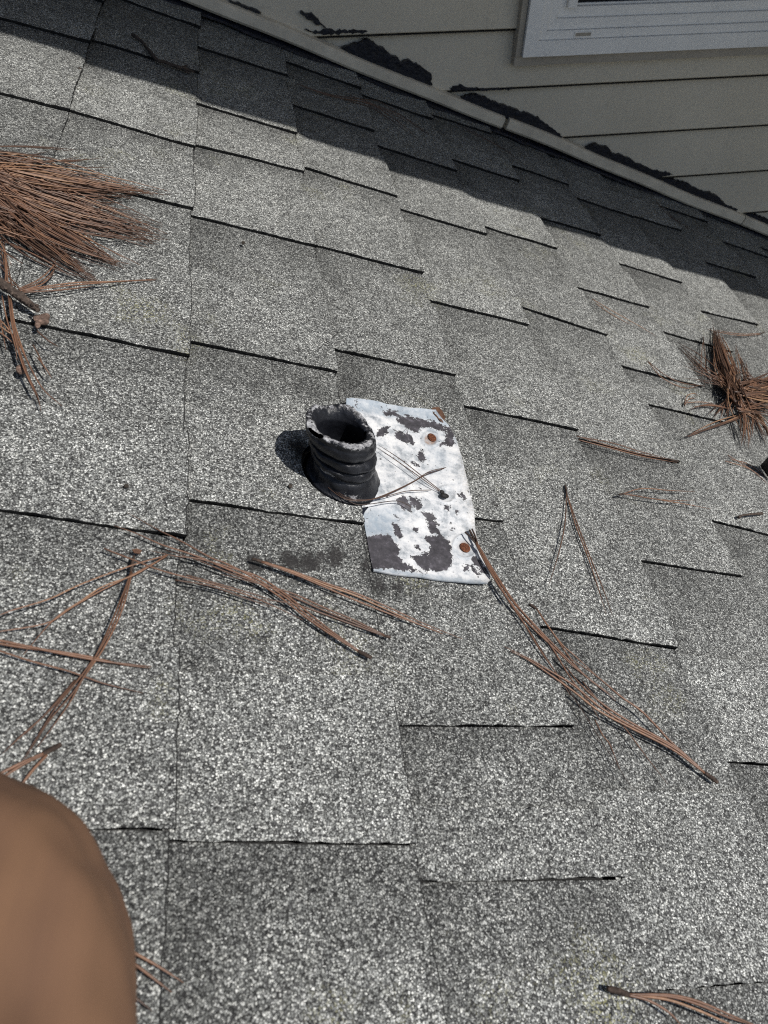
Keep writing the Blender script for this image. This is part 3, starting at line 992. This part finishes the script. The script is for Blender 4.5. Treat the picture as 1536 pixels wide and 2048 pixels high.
for i in range(NS - 1):
    for j in range(NR):
        a = 2 * np.pi * (j + .5) / NR
        # hole torn in the rim
        dd = (((a - 3.72 + math.pi) % (2 * math.pi)) - math.pi) / .30
        if dd * dd + ((i - ITOP + 3) / 4.0) ** 2 < 1:
            continue
        dd = (((a - .12 + math.pi) % (2 * math.pi)) - math.pi) / .12
        if dd * dd + ((i - ITOP - 6) / 3.0) ** 2 < 1:
            continue
        F.append((i * NR + j, i * NR + (j + 1) % NR, (i + 1) * NR + (j + 1) % NR, (i + 1) * NR + j))
mesh_obj('rubber_sleeve', V, F, MT['rubber'], vent, smooth=True, attrs={'chalk': CH})
pm = MB()
N = 40
V = []
for z, r in ((-.06, .0175), (.010, .0175), (.010, .0158), (-.06, .0158)):
    for j in range(N):
        a = 2 * np.pi * j / N
        V.append((BOOT_U + r * math.cos(a) - z * .3 - .005, BOOT_C + r * math.sin(a), z))
F = [(i * N + j, i * N + (j + 1) % N, (i + 1) * N + (j + 1) % N, (i + 1) * N + j) for i in range(3) for j in range(N)]
F.append(tuple(3 * N + j for j in range(N)))
pm.add(V, F)
pm.build('inner_pipe', MT['hole'], vent, smooth=False)
sv = MB()
sv.blob((BOOT_U + .0030, BOOT_C - .001, .0440), (.0016, .0042, .0030), 3, 3, .5)
sv.build('pipe_shard', MT['pvc'], vent)

# ---------------------------------------------------------------- pine needles, twigs and crumbs
def lift(P, h0, h1, hm):
    """pixel polyline -> roof points, height h0 at the start, hm in the middle, h1 at the end"""
    n = len(P)
    out = []
    for i, (x, y) in enumerate(P):
        t = i / max(1, n - 1)
        h = h0 + (h1 - h0) * t + hm * 4 * t * (1 - t)
        out.append(on_roof(x, y, h))
    return out

def bundle(label, needles, sheath=None, rad=.00055, hue=(.35, .8), h=(.0030, .0026, .0012), name='pine_needle_bundle', sheath_r=.0012, group='dry pine needles lying loose on the shingles', mat='needle'):
    seed = sum(map(ord, label))
    rs = np.random.RandomState(seed % 99991)
    root = empty(name, on_roof(*needles[0][0]), label, 'pine needles', group)
    for P in needles:
        m_ = MB()
        hh = rs.uniform(.6, 1.5)
        Q = lift(P, h[0] + .0004 * rs.rand(), h[1] + .0006 * rs.rand(), h[2] * hh)
        hu = rs.uniform(*hue)
        m_.tube(Q, [rad * .95, rad, rad, rad * .85, rad * .35], [hu * .8, hu, min(1, hu * 1.1), hu * .9, hu * .6], 6, max(14, len(P) * 5))
        m_.build('needle', MT[mat], root, True, 'hue')
    if sheath:
        m_ = MB()
        Q = lift(sheath, .0028, .0030, .0002)
        m_.tube(Q, [sheath_r * .8, sheath_r, sheath_r * .95, sheath_r * .75], .2, 7, 8)
        m_.build('sheath', MT['sheath'], root, True, 'hue')
    return root

def fan(P, k, spread, rs, endj=6):
    """k needles that share the course of P and drift apart towards the tip"""
    out = []
    for i in range(k):
        o = (i - (k - 1) / 2) * spread
        n = len(P)
        Q = []
        for j, (x, y) in enumerate(P):
            t = j / (n - 1)
            wob = math.sin(3.1 * t * (1 + .3 * i) + i * 1.7) * spread * .35
            a = P[max(0, j - 1)]; b = P[min(n - 1, j + 1)]
            tx, ty = b[0] - a[0], b[1] - a[1]
            ln = math.hypot(tx, ty) + 1e-6
            q = o * (.15 + .85 * t) + wob
            Q.append((x - ty / ln * q, y + tx / ln * q))
        e_ = rs.uniform(-endj, endj)
        tx, ty = Q[-1][0] - Q[-2][0], Q[-1][1] - Q[-2][1]
        ln = math.hypot(tx, ty) + 1e-6
        Q[-1] = (Q[-1][0] + tx / ln * e_, Q[-1][1] + ty / ln * e_)
        out.append(Q)
    return out
R0 = np.random.RandomState(4)

bundle('long rust brown bundle running down left from a dark sheath near the left edge',
       [[(262, 1142), (241, 1214), (208, 1285), (163, 1351), (111, 1416), (42, 1526)], [(263, 1143), (228, 1232), (192, 1311), (150, 1380), (98, 1442), (49, 1520)],
        [(264, 1146), (244, 1220), (208, 1295), (166, 1357), (137, 1409), (75, 1494)]], [(268, 1112), (264, 1130), (262, 1144)])
bundle('thin needle pair slanting to the left edge beneath the crossing bundle', [[(163, 1351), (98, 1422), (40, 1474), (4, 1508)], [(150, 1360), (100, 1418), (50, 1470)]], None, .0005, (.25, .5))
bundle('three needles curving left from beside the dark sheath to the left edge',
       [[(335, 1110), (260, 1132), (163, 1168), (98, 1198), (26, 1220), (-10, 1234)], [(332, 1113), (260, 1152), (195, 1185), (140, 1217), (94, 1246), (0, 1263), (-20, 1268)],
        [(334, 1111), (270, 1149), (208, 1172), (163, 1201), (107, 1240), (46, 1310)]])
bundle('flat straight bundle lying across the left edge, below the three curving needles', [[(-20, 1278), (0, 1281), (85, 1299), (169, 1316), (234, 1326), (303, 1333)], [(-20, 1284), (40, 1294), (120, 1304), (180, 1314), (240, 1328), (300, 1336)]], None, .0008)
bundle('single long needle under the flat bundle at the left edge', [[(-20, 1296), (0, 1302), (65, 1323), (143, 1344), (208, 1367), (286, 1386)]], None, .0006, (.2, .5))
bundle('thick blurred needle stub with a dark sheath just above the brown knee', [[(88, 1506), (49, 1523), (0, 1547), (-40, 1568)], [(88, 1509), (49, 1527), (0, 1558), (-40, 1580)], [(94, 1510), (70, 1535), (50, 1560), (36, 1580)]], [(122, 1489), (104, 1498), (86, 1508)], .0008, (.5, .8), sheath_r=.0016)
F1 = [(717, 1302), (658, 1263), (613, 1230), (570, 1194), (515, 1159), (450, 1126), (423, 1116), (358, 1080), (319, 1061), (254, 1025)]
F1b = [(717, 1303), (655, 1265), (608, 1232), (560, 1194), (510, 1162), (450, 1136), (390, 1111), (325, 1090), (275, 1068), (228, 1051)]
F1c = [(717, 1301), (664, 1263), (620, 1228), (575, 1192), (520, 1155), (460, 1135), (400, 1118), (350, 1112), (300, 1101)]
bundle('longest rust brown bundle slanting from dark sheath up to the left under the boot', [F1, F1b, F1c], [(743, 1316), (730, 1309), (716, 1302)], .0007, (.45, .8), sheath_r=.0016)
bundle('dark reddish bundle crossing the longest bundle, its sheath pointing right', [[(769, 1271), (710, 1246), (645, 1220), (580, 1191), (515, 1165), (450, 1143), (400, 1122), (330, 1100)],
        [(769, 1272), (705, 1249), (645, 1227), (600, 1212), (560, 1203), (500, 1196)], [(768, 1270), (712, 1242), (650, 1216), (585, 1187), (520, 1168), (440, 1148)]], [(781, 1275), (768, 1271)], .00068, (.3, .55))
bundle('bundle pointing down right beneath the lower corner of the flashing plate', [[(522, 1123), (580, 1142), (645, 1168), (710, 1191), (775, 1220), (841, 1250), (886, 1268)], [(522, 1124), (580, 1145), (645, 1172), (705, 1198), (770, 1224), (830, 1246), (880, 1264)],
        [(522, 1122), (585, 1142), (650, 1166), (715, 1188), (780, 1216), (845, 1246), (925, 1278)]], [(503, 1118), (513, 1120), (524, 1124)], .0007, (.5, .85))
bundle('loose dull needles running parallel below the longest bundle', [[(208, 1097), (267, 1120), (326, 1142), (423, 1168), (500, 1192), (560, 1218), (606, 1240)], [(350, 1160), (420, 1172), (490, 1196), (540, 1214)], [(372, 1150), (430, 1166), (500, 1186), (545, 1200)]], None, .00058, (.2, .6))
bundle('long bundle running down right from its forked dark tips on the plate corner', [[(952, 1085), (983, 1139), (1024, 1201), (1057, 1239), (1099, 1288), (1140, 1355), (1169, 1392), (1200, 1440)],
        [(953, 1086), (982, 1142), (1020, 1204), (1060, 1250), (1110, 1298), (1155, 1340), (1200, 1374), (1231, 1402)], [(951, 1087), (980, 1143), (1018, 1203), (1050, 1250), (1080, 1300), (1112, 1346), (1140, 1390)],
        [(953, 1084), (985, 1138), (1030, 1206), (1075, 1256), (1125, 1308), (1170, 1352), (1225, 1395)]], [(939, 1060), (946, 1074), (953, 1088)], .00075, (.4, .75), (.0044, .0028, .0014))
bundle('dark tips of needles lying over the rusty nail at the plate corner', [[(930, 1064), (942, 1076), (955, 1092)], [(944, 1058), (951, 1074), (958, 1094)]], None, .0008, (.0, .1), (.0040, .0042, .0004))
bundle('thick bundle with its dark sheath at the lower right, crossing the plate bundle', [[(1409, 1545), (1347, 1495), (1252, 1446), (1198, 1413), (1148, 1371), (1107, 1346), (1057, 1317), (1008, 1293)],
        [(1409, 1546), (1345, 1499), (1250, 1450), (1195, 1420), (1150, 1385), (1110, 1356), (1060, 1322), (1020, 1302)], [(1408, 1544), (1350, 1494), (1260, 1444), (1205, 1408), (1160, 1368), (1130, 1330)],
        [(1400, 1536), (1340, 1482), (1314, 1454), (1280, 1420), (1240, 1392), (1190, 1350), (1130, 1310)]], [(1435, 1565), (1422, 1555), (1408, 1545)], .00085, (.45, .75), sheath_r=.0018)
bundle('paler bundle with a short dark sheath between the plate bundle and the shingle edge', [[(1074, 1218), (1090, 1243), (1132, 1305), (1165, 1346), (1231, 1396)], [(1074, 1219), (1094, 1250), (1125, 1290), (1150, 1312), (1215, 1372)]], [(1059, 1208), (1074, 1218)], .0006, (.5, .8))
bundle('very thin dark straight needle running down past the lower right shingle', [[(1061, 1264), (1107, 1338), (1148, 1396), (1206, 1487), (1281, 1603)]], None, .0004, (.0, .15), (.002, .0015, .0005))
bundle('thin needle with a pale tip ending on the lower right shingle', [[(1165, 1363), (1200, 1405), (1248, 1454), (1290, 1510), (1335, 1568)]], None, .0005, (.3, .6), (.002, .0015, .0005))
bundle('short faint tan needle between two long needles at lower right', [[(1190, 1440), (1205, 1470), (1220, 1490), (1240, 1540)]], None, .0005, (.5, .7), (.002, .0015, .0003))
bundle('open V of needles hanging from a dark sheath right of the plate', [[(1133, 987), (1130, 1044), (1119, 1100), (1097, 1173)], [(1134, 990), (1150, 1047), (1175, 1112), (1194, 1169), (1212, 1228)], [(1134, 990), (1156, 1052), (1181, 1116), (1206, 1178), (1225, 1231)]], [(1130, 970), (1132, 979), (1134, 990)], .0006, (.35, .6))
bundle('bundle lying along the shadow line of a shingle tab, right of the plate', [[(1153, 872), (1220, 892), (1290, 910), (1356, 921)], [(1158, 880), (1220, 896), (1290, 914), (1354, 925)], [(1160, 874), (1225, 886), (1280, 903), (1330, 915)]], [(1340, 919), (1357, 923)], .00062, (.35, .7))
bundle('short spray of tan needles fanning right, above the open V', [[(1247, 987), (1285, 977), (1340, 981), (1390, 983)], [(1247, 987), (1310, 998), (1350, 1001), (1392, 1000)], [(1247, 988), (1320, 1000), (1370, 1008), (1422, 1018)]], [(1238, 989), (1248, 987)], .00055, (.5, .8))
bundle('needles leading to a dark curled leaf at the right edge', [[(1455, 910), (1503, 940), (1540, 972)], [(1460, 918), (1500, 930), (1545, 965)], [(1450, 922), (1490, 934), (1520, 950)]], None, .0006, (.45, .75))
bundle('faint straw needles in the sun below the shadow edge', [[(1184, 598), (1225, 622), (1275, 650), (1312, 672)], [(1190, 606), (1225, 630), (1262, 650)]], None, .00055, (.75, .95), (.001, .001, .0004))
bundle('bundle with dark sheath at the bottom right corner', [[(1256, 1988), (1339, 1993), (1397, 2009), (1455, 2034), (1513, 2052)], [(1256, 1990), (1330, 1998), (1390, 2018), (1450, 2044), (1490, 2062)], [(1256, 1990), (1297, 2001), (1339, 2026), (1366, 2056)], [(1256, 1989), (1340, 1990), (1400, 2004), (1470, 2034), (1540, 2062)]], [(1215, 1977), (1235, 1982), (1257, 1989)], .0008, (.5, .85), sheath_r=.0019)
bundle('needle tips poking out from under the brown knee', [[(225, 1880), (262, 1902), (312, 1930), (367, 1965)], [(225, 1900), (266, 1926), (306, 1956), (344, 1985)]], None, .0007, (.5, .8))
bundle('short dark needle lowest beside the brown knee', [[(240, 1975), (270, 1995), (305, 2022)]], None, .0006, (.05, .15))
bundle('pair of grey brown needles crossing the plate to a black knot', [[(880, 983), (841, 955), (794, 922), (755, 895)], [(882, 982), (845, 953), (800, 918), (757, 890)]], None, .00042, (.2, .35), (.005, .005, .0018))
bundle('curved needles wrapped round the front of the rubber boot', [[(892, 935), (859, 943), (835, 958), (800, 976), (752, 996), (716, 1002), (686, 996), (659, 977), (641, 956)], [(862, 980), (815, 982), (770, 993), (728, 1000), (692, 994), (655, 968)],
        [(888, 937), (855, 948), (830, 962), (795, 980), (750, 998), (710, 1001), (680, 992)]], None, .00040, (.12, .35), (.0050, .0030, .0016))
bundle('thin black needle lying lowest across the plate below the boot', [[(825, 1015), (794, 1002), (740, 1008), (710, 1008), (680, 990), (640, 958)]], None, .0004, (.0, .1), (.0045, .003, .001))
# in the shade
bundle('brown bundle lying in the shade left of the trim strip', [[(594, 168), (656, 188), (719, 198), (766, 207), (851, 266)], [(600, 170), (660, 192), (725, 204), (790, 230), (858, 268)], [(620, 178), (680, 196), (740, 208), (800, 246), (838, 280)], [(700, 190), (750, 210), (800, 230), (850, 262)], [(690, 200), (740, 214), (776, 236), (820, 268)]], None, .0007, (.2, .5))
bundle('thin brown needles in the shade below the split in the trim strip', [[(914, 248), (965, 274), (1010, 300), (1060, 338)], [(935, 262), (985, 286), (1030, 312)]], None, .0006, (.15, .4))
bundle('forked brown needles in the shade at the right end of the trim strip', [[(1314, 404), (1335, 429), (1375, 455), (1416, 477)], [(1312, 404), (1330, 420), (1350, 438), (1380, 460)]], None, .0006, (.2, .4))
bundle('black hair thin needles in the shade at the top left', [[(225, 8), (262, 22), (300, 40), (340, 49)], [(255, 24), (262, 36), (270, 44)]], None, .0004, (.0, .1))

# pine branch tip: the big clump at the left edge
def clump(label, lobes, root_px, group, seed, rad=.0006, hmax=.022, extra=None):
    rs = np.random.RandomState(seed)
    root = empty('pine_branch_tip', on_roof(*root_px), label, 'pine sprig', group)
    items = []
    for (sx, sy, sj), (ex, ey, ejx, ejy), bend, cnt, hk in lobes:
        sharing = None
        for q in range(cnt):
            # needles leave in threes from one sheath
            if q % 3 == 0:
                sharing = (sx + rs.normal(0, sj), sy + rs.normal(0, sj), rs.uniform(.003, hmax) * hk, rs.normal(0, ejx), rs.normal(0, ejy), rs.uniform(.12, 1.0))
            x0, y0, h0, jx, jy, hu = sharing
            t_ = rs.beta(7, 1.1)
            x1, y1 = ex + jx + rs.normal(0, ejx * .35), ey + jy + rs.normal(0, ejy * .35)
            x1, y1 = x0 + (x1 - x0) * t_, y0 + (y1 - y0) * t_
            mx, my = (x0 + x1) / 2, (y0 + y1) / 2
            tx, ty = x1 - x0, y1 - y0
            b = (bend + rs.normal(0, .04))
            P = [(x0, y0), (x0 + tx * .25 - ty * b * .7, y0 + ty * .25 + tx * b * .7), (mx - ty * b, my + tx * b), (x0 + tx * .75 - ty * b * .7, y0 + ty * .75 + tx * b * .7), (x1, y1)]
            h1 = .0022 + rs.exponential(.0022)
            items.append((h0, P, h1, hu + rs.uniform(-.12, .12)))
    items.sort(key=lambda s: -s[0])
    mass = MB()
    for q, (h0, P, h1, hu) in enumerate(items):
        hu = min(1, max(0, hu))
        pts = []
        for i, (x, y) in enumerate(P):
            t = i / 4
            pts.append(on_roof(x, y, h0 * (1 - t) ** 1.2 + h1 * t + .002 * t * (1 - t) * 4))
        m_ = MB() if q < 100 else mass
        m_.tube(pts, [rad, rad, rad, rad * .9, rad * .35], [hu * .7, hu, hu, hu * .9, hu * .5], 5, 12)
        if q < 100:
            m_.build('needle', MT['needle'], root, True, 'hue')
    if mass.n:
        o = mass.build('needle_mass', MT['needle'], root, True, 'hue')
        o['kind'] = 'stuff'
    return root
big = clump('large fan of rust brown pine needles at the left edge', [
    ((-60, 318, 12), (310, 388, 45, 4), .0, 33, .8), ((-70, 335, 16), (255, 392, 16, 8), .01, 48, 1.0), ((-70, 348, 16), (326, 480, 10, 9), .01, 57, 1.0), ((-65, 345, 16), (318, 455, 10, 6), .0, 18, .8),
    ((-70, 350, 18), (240, 430, 24, 8), .05, 24, .9), ((-60, 360, 14), (252, 536, 12, 6), .02, 54, .9), ((-60, 362, 14), (206, 566, 5, 6), .04, 27, .9), ((-50, 360, 20), (180, 480, 30, 8), .10, 15, .9),
    ((-70, 370, 20), (135, 528, 16, 12), .05, 27, .7), ((-70, 380, 20), (60, 450, 40, 24), .04, 36, .7), ((-80, 330, 20), (60, 362, 40, 24), .03, 54, 1.2), ((-80, 400, 20), (20, 520, 30, 20), .0, 18, .6),
    ((-30, 345, 14), (150, 400, 60, 20), .03, 36, 1.15), ((-60, 360, 14), (110, 465, 15, 10), .14, 18, 1.25), ((30, 400, 40), (150, 470, 60, 40), .05, 12, .7), ((-40, 300, 20), (120, 318, 60, 12), .02, 12, .5)], (-60, 345), 'pine branch tips lying on the roof', 21)
tw = MB()
tw.tube([on_roof(-130, 330, .012), on_roof(-60, 340, .010), on_roof(2, 362, .009)], [.005, .004, .003], .5, 8, 12)
tw.build('twig', MT['bark'], big, True)
right = clump('upright tuft and matted pine needles at the right edge', [
    ((1484, 806, 9), (1425, 648, 4, 8), -.05, 36, 1.0), ((1480, 780, 9), (1432, 672, 7, 12), -.02, 18, 1.2), ((1490, 800, 14), (1450, 700, 22, 20), .05, 12, .9), ((1490, 775, 8), (1590, 745, 20, 12), .03, 30, .9), ((1488, 785, 10), (1600, 785, 20, 16), .05, 51, 1.0),
    ((1485, 795, 10), (1585, 830, 20, 14), -.04, 33, .8), ((1480, 790, 8), (1500, 895, 14, 10), -.05, 15, .9), ((1485, 800, 8), (1545, 880, 14, 10), -.05, 18, .9), ((1480, 790, 6), (1345, 680, 5, 5), .03, 6, .9),
    ((1478, 785, 6), (1385, 735, 20, 12), .03, 9, .8), ((1450, 730, 16), (1530, 800, 30, 30), .12, 12, .9), ((1540, 750, 24), (1480, 820, 24, 16), .1, 12, 1.0), ((1480, 820, 8), (1372, 873, 5, 3), .03, 6, .5), ((1470, 800, 8), (1420, 815, 20, 10), .04, 6, .5), ((1465, 770, 6), (1440, 690, 8, 20), .08, 9, .9),
    ((1470, 760, 10), (1500, 840, 24, 16), .1, 21, 1.2)], (1480, 790), 'pine branch tips lying on the roof', 22, .0007, .022)
tw = MB()
tw.tube([on_roof(1466, 770, .010), on_roof(1472, 760, .014), on_roof(1478, 750, .016)], [.0028, .0026, .0032], .5, 8, 8)
tw.tube([on_roof(1560, 800, .006), on_roof(1520, 812, .008), on_roof(1480, 790, .009)], [.003, .003, .0025], .5, 8, 8)
tw.build('twig', MT['bark'], right, True)
bundle('two needles with a dark sheath pointing right above the upright tuft', [[(1520, 667), (1480, 668), (1430, 660)], [(1520, 669), (1480, 671), (1435, 664), (1414, 658)]], [(1529, 664), (1519, 668)], .0006, (.5, .8))
bundle('thin needles reaching up left from the upright tuft to the shingle edge', [[(1295, 722), (1330, 750), (1365, 766), (1410, 772)], [(1296, 724), (1325, 756), (1370, 776), (1400, 770)]], None, .0006, (.45, .75))
bundle('small curl of tan needles left of the upright tuft', [[(1369, 809), (1374, 792), (1388, 787), (1396, 792)], [(1370, 810), (1378, 798), (1392, 796)], [(1370, 806), (1400, 804), (1428, 807)]], [(1369, 812), (1370, 804)], .0006, (.5, .8))
bundle('pair of needles standing left of the upright tuft', [[(1406, 684), (1402, 720), (1404, 760)], [(1407, 686), (1411, 720), (1408, 775)]], [(1406, 674), (1407, 686)], .0006, (.35, .6))

# lower left sprig with its bark and cone bits
sp = empty('pine_twig', on_roof(30, 590), 'knobbly grey brown pine twig with loose needles at the left edge', 'pine twig', None)
tw = MB()
tw.tube([on_roof(-70, 515, .012), on_roof(-30, 545, .011), on_roof(5, 570, .010), on_roof(36, 590, .009), on_roof(62, 610, .0075), on_roof(78, 622, .0065)], [.0044, .0038, .0046, .0034, .0038, .0027, .0018], .5, 10, 26)
for q in range(26):
    t = rs.rand()
    p = on_roof(-60 + 138 * t + rs.normal(0, 3), 520 + 100 * t + rs.normal(0, 5), .013 - .003 * t)
    tw.blob(p, (.0017, .0017, .0014), q, 1, .6)
tw.build('bark', MT['bark'], sp, False)
def sprig_needle(P, hu, h0=.006, h1=.0025, hm=.003, rad=.0006):
    m_ = MB()
    m_.tube(lift(P, h0, h1, hm), [rad, rad, rad, rad * .4], [hu * .8, hu, hu, hu * .6], 6, 20)
    m_.build('needle', MT['needle'], sp, True, 'hue')
for P, hu in [([(37, 578), (74, 561), (100, 540), (110, 524), (108, 508)], .55), ([(38, 580), (80, 564), (104, 546), (112, 528)], .45), ([(40, 582), (84, 568), (109, 545)], .6),
              ([(43, 581), (143, 566), (230, 563), (315, 558)], .75), ([(45, 583), (120, 573), (200, 566), (312, 560)], .65), ([(44, 585), (120, 580), (190, 572)], .5),
              ([(17, 590), (24, 650), (44, 727), (68, 781), (78, 806)], .6), ([(20, 592), (31, 667), (57, 727), (86, 778), (124, 812)], .55), ([(16, 592), (28, 660), (50, 735), (74, 790), (82, 822)], .4),
              ([(4, 592), (14, 640), (30, 690), (34, 720)], .65), ([(22, 600), (30, 650), (46, 700), (62, 738)], .7), ([(-10, 630), (14, 655), (30, 680)], .8), ([(-10, 645), (18, 665), (34, 672)], .85), ([(-10, 660), (10, 672), (30, 690)], .6),
              ([(10, 570), (11, 530), (3, 470)], .6), ([(14, 572), (14, 540), (8, 480)], .65), ([(18, 574), (12, 545), (2, 500)], .5), ([(24, 576), (20, 552), (14, 520)], .3), ([(75, 715), (90, 735), (104, 757)], .5), ([(66, 690), (80, 716), (92, 750)], .35),
              ([(74, 662), (95, 680), (117, 694)], .3), ([(-10, 520), (24, 560), (60, 600)], .3), ([(20, 490), (60, 505), (100, 526), (140, 552)], .5), ([(0, 480), (50, 500), (95, 530)], .4), ([(-20, 560), (10, 562), (40, 578)], .5), ([(-15, 600), (0, 640), (12, 700)], .5)]:
    sprig_needle(P, hu)
cb_ = MB()
cb_.blob(on_roof(83, 637, .004), (.0046, .0034, .0026), 3, 3, .6)
cb_.blob(on_roof(76, 650, .003), (.0022, .0046, .0018), 4, 2, .9)
cb_.blob(on_roof(92, 632, .004), (.0026, .0020, .0022), 9, 2, .9)
tag(cb_.build('cone_scale', MT['conebits'], None), 'pale brown crumb of pine cone at the tip of the knobbly twig', 'cone scale', 'cone bits by the left edge')
cb_ = MB()
cb_.blob(on_roof(45, 738, .003), (.0032, .0046, .0024), 8, 2, .9)
tag(cb_.build('cone_scale', MT['conebits'], None), 'darker brown crumb caught under needles below the knobbly twig', 'cone scale', 'cone bits by the left edge')

# other twigs and scraps
t1 = MB()
t1.tube([on_roof(264, 69, .004), on_roof(272, 74, .005), on_roof(286, 86, .004), on_roof(302, 106, .005), on_roof(316, 121, .004), on_roof(330, 124, .005), on_roof(346, 131, .004), on_roof(370, 138, .004), on_roof(388, 144, .003)], [.0022, .0028, .0020, .0026, .0024, .0021, .0026, .0022, .0012], .5, 7, 34)
t1.tube([on_roof(362, 136, .004), on_roof(374, 131, .006)], [.0018, .0014], .5, 6, 5)
t1.tube([on_roof(366, 138, .004), on_roof(378, 147, .003)], [.0018, .0013], .5, 6, 5)
tag(t1.build('twig', MT['bark'], None, True), 'bent black twig with a forked end in the shade at upper left', 'twig')
t2 = MB()
t2.tube([on_roof(1477, 1035, .003), on_roof(1484, 1031, .004), on_roof(1496, 1029, .0065), on_roof(1510, 1028, .006), on_roof(1524, 1027, .003)], [.0020, .0013, .0013, .0014, .0020], .5, 7, 16)
tag(t2.build('twig', MT['bark'], None, True), 'tiny curved twig near the right edge, below the dark leaf', 'twig')

def scrap(name, label, cat, pts, mat, h=.003, curl=.004, seed=0):
    """a thin dry scrap with a bit of curl"""
    P = np.array([on_roof(x, y, h) for x, y in pts])
    c_ = P.mean(0)
    rs = np.random.RandomState(seed)
    rings = [c_ + (P - c_) * s for s in (1, .66, .33)]
    V = []
    for i, R_ in enumerate(rings):
        R_ = R_.copy()
        R_[:, 2] += curl * ((R_[:, 0] - c_[0]) / .012) ** 2 + rs.normal(0, .0003, len(R_))
        V.append(R_)
    V = np.vstack(V + [c_[None]])
    n = len(P)
    F = [(r * n + i, r * n + (i + 1) % n, (r + 1) * n + (i + 1) % n, (r + 1) * n + i) for r in range(2) for i in range(n)] + [(2 * n + i, 2 * n + (i + 1) % n, 3 * n) for i in range(n)]
    k = len(V)
    V2 = V.copy(); V2[:, 2] -= .0007
    F = F + [tuple(j + k for j in f)[::-1] for f in F] + [(i, k + i, k + (i + 1) % n, (i + 1) % n) for i in range(n)]
    o = mesh_obj(name, np.vstack([V, V2]), F, mat)
    tag(o, label, cat)
    return o
scrap('leaf_scrap', 'rust brown leaf scrap tucked under the far corner of the plate', 'leaf', [(862, 818), (870, 814), (878, 814), (885, 823), (890, 836), (887, 845), (880, 842), (874, 834), (866, 827)], MT['leaf'], .0045, .003, 1)
scrap('curled_leaf', 'dark curled dead leaf at the right edge among needles', 'leaf', [(1508, 940), (1518, 933), (1536, 934), (1556, 944), (1560, 962), (1546, 966), (1530, 956), (1516, 948)], MT['hole'], .004, .010, 2)
scrap('leaf_crumb', 'tiny yellowish leaf crumb above the dark needle sheath at left', 'leaf', [(264, 1100), (274, 1097), (284, 1101), (280, 1106), (268, 1105)], MT['leaf'], .003, .002, 3)
kn = MB()
kn.blob(on_roof(889, 990, .006), (.0042, .0030, .0022), 6, 3, .5)
kn.blob(on_roof(884, 984, .006), (.0024, .0022, .0016), 7, 2, .5)
tag(kn.build('knot', MT['hole'], None), 'black shrivelled knot in the middle nail hole of the plate', 'bud')
for q, (px, py, r, lab) in enumerate([(252, 972, .0015, 'dark pellet above the long shadow line at left'), (580, 972, .0020, 'dull mossy crumb just left of the rubber boot'), (487, 486, .0024, 'black pellet on the sunlit shingle at upper centre left'),
                                      (160, 139, .0022, 'dark crumb beside the open seam at upper left'), (1034, 196, .004, 'dark lump on the trim strip foot in the shade')]):
    if q == 4:
        continue
    m_ = MB()
    m_.blob(on_roof(px, py, .0025), (r, r * 1.1, r * .8), 40 + q, 2, .5)
    tag(m_.build('dirt_crumb', MT['dirt'], None), lab, 'crumb', 'loose crumbs on the shingles')

# ---------------------------------------------------------------- the kneeling photographer's leg
person = empty('person', (.02, -.1, .0), 'brown trousered knee of a kneeling person at the lower left', 'person')
def capsule_chain(P, R_, sides=28):
    m_ = MB()
    Q = spline(np.array(P, float), 46)
    rr_ = np.interp(np.linspace(0, 1, 46), np.linspace(0, 1, len(R_)), R_)
    m_.tube(Q, list(rr_), .5, sides)
    for p, r in ((Q[0], rr_[0]), (Q[-1], rr_[-1])):
        m_.blob(p, (r, r, r), 1, 3, 0)
    return m_
KN = np.array([.0355, .059, .084])
leg = capsule_chain([(-.10, -.46, .36), (-.05, -.28, .26), (.005, -.09, .155), KN], [.105, .098, .088, .0815])
shin = capsule_chain([KN + np.array([0, -.005, 0]), (.035, -.10, .068), (.03, -.26, .062), (.025, -.40, .056)], [.076, .066, .060, .056])
leg.add(np.concatenate(shin.V), shin.F)
tro = leg.build('trousers', MT['trouser'], person, True)
rm = tro.modifiers.new('remesh', 'REMESH')
rm.mode = 'VOXEL'
rm.voxel_size = .006
rm.use_smooth_shade = True
sm_ = tro.modifiers.new('smooth', 'SMOOTH')
sm_.iterations = 6
sm_.factor = .5
sb_ = tro.modifiers.new('subsurf', 'SUBSURF')
sb_.levels = sb_.render_levels = 1
tx = bpy.data.textures.new('folds', 'CLOUDS')
tx.noise_scale = .06
dp = tro.modifiers.new('folds', 'DISPLACE')
dp.texture = tx
dp.strength = .012
dp.texture_coords = 'GLOBAL'
bo = capsule_chain([(.025, -.39, .050), (.023, -.45, .045), (.02, -.53, .038), (.02, -.60, .060)], [.050, .050, .044, .036])
bob = bo.build('work_boot', MT['boot'], person, True)
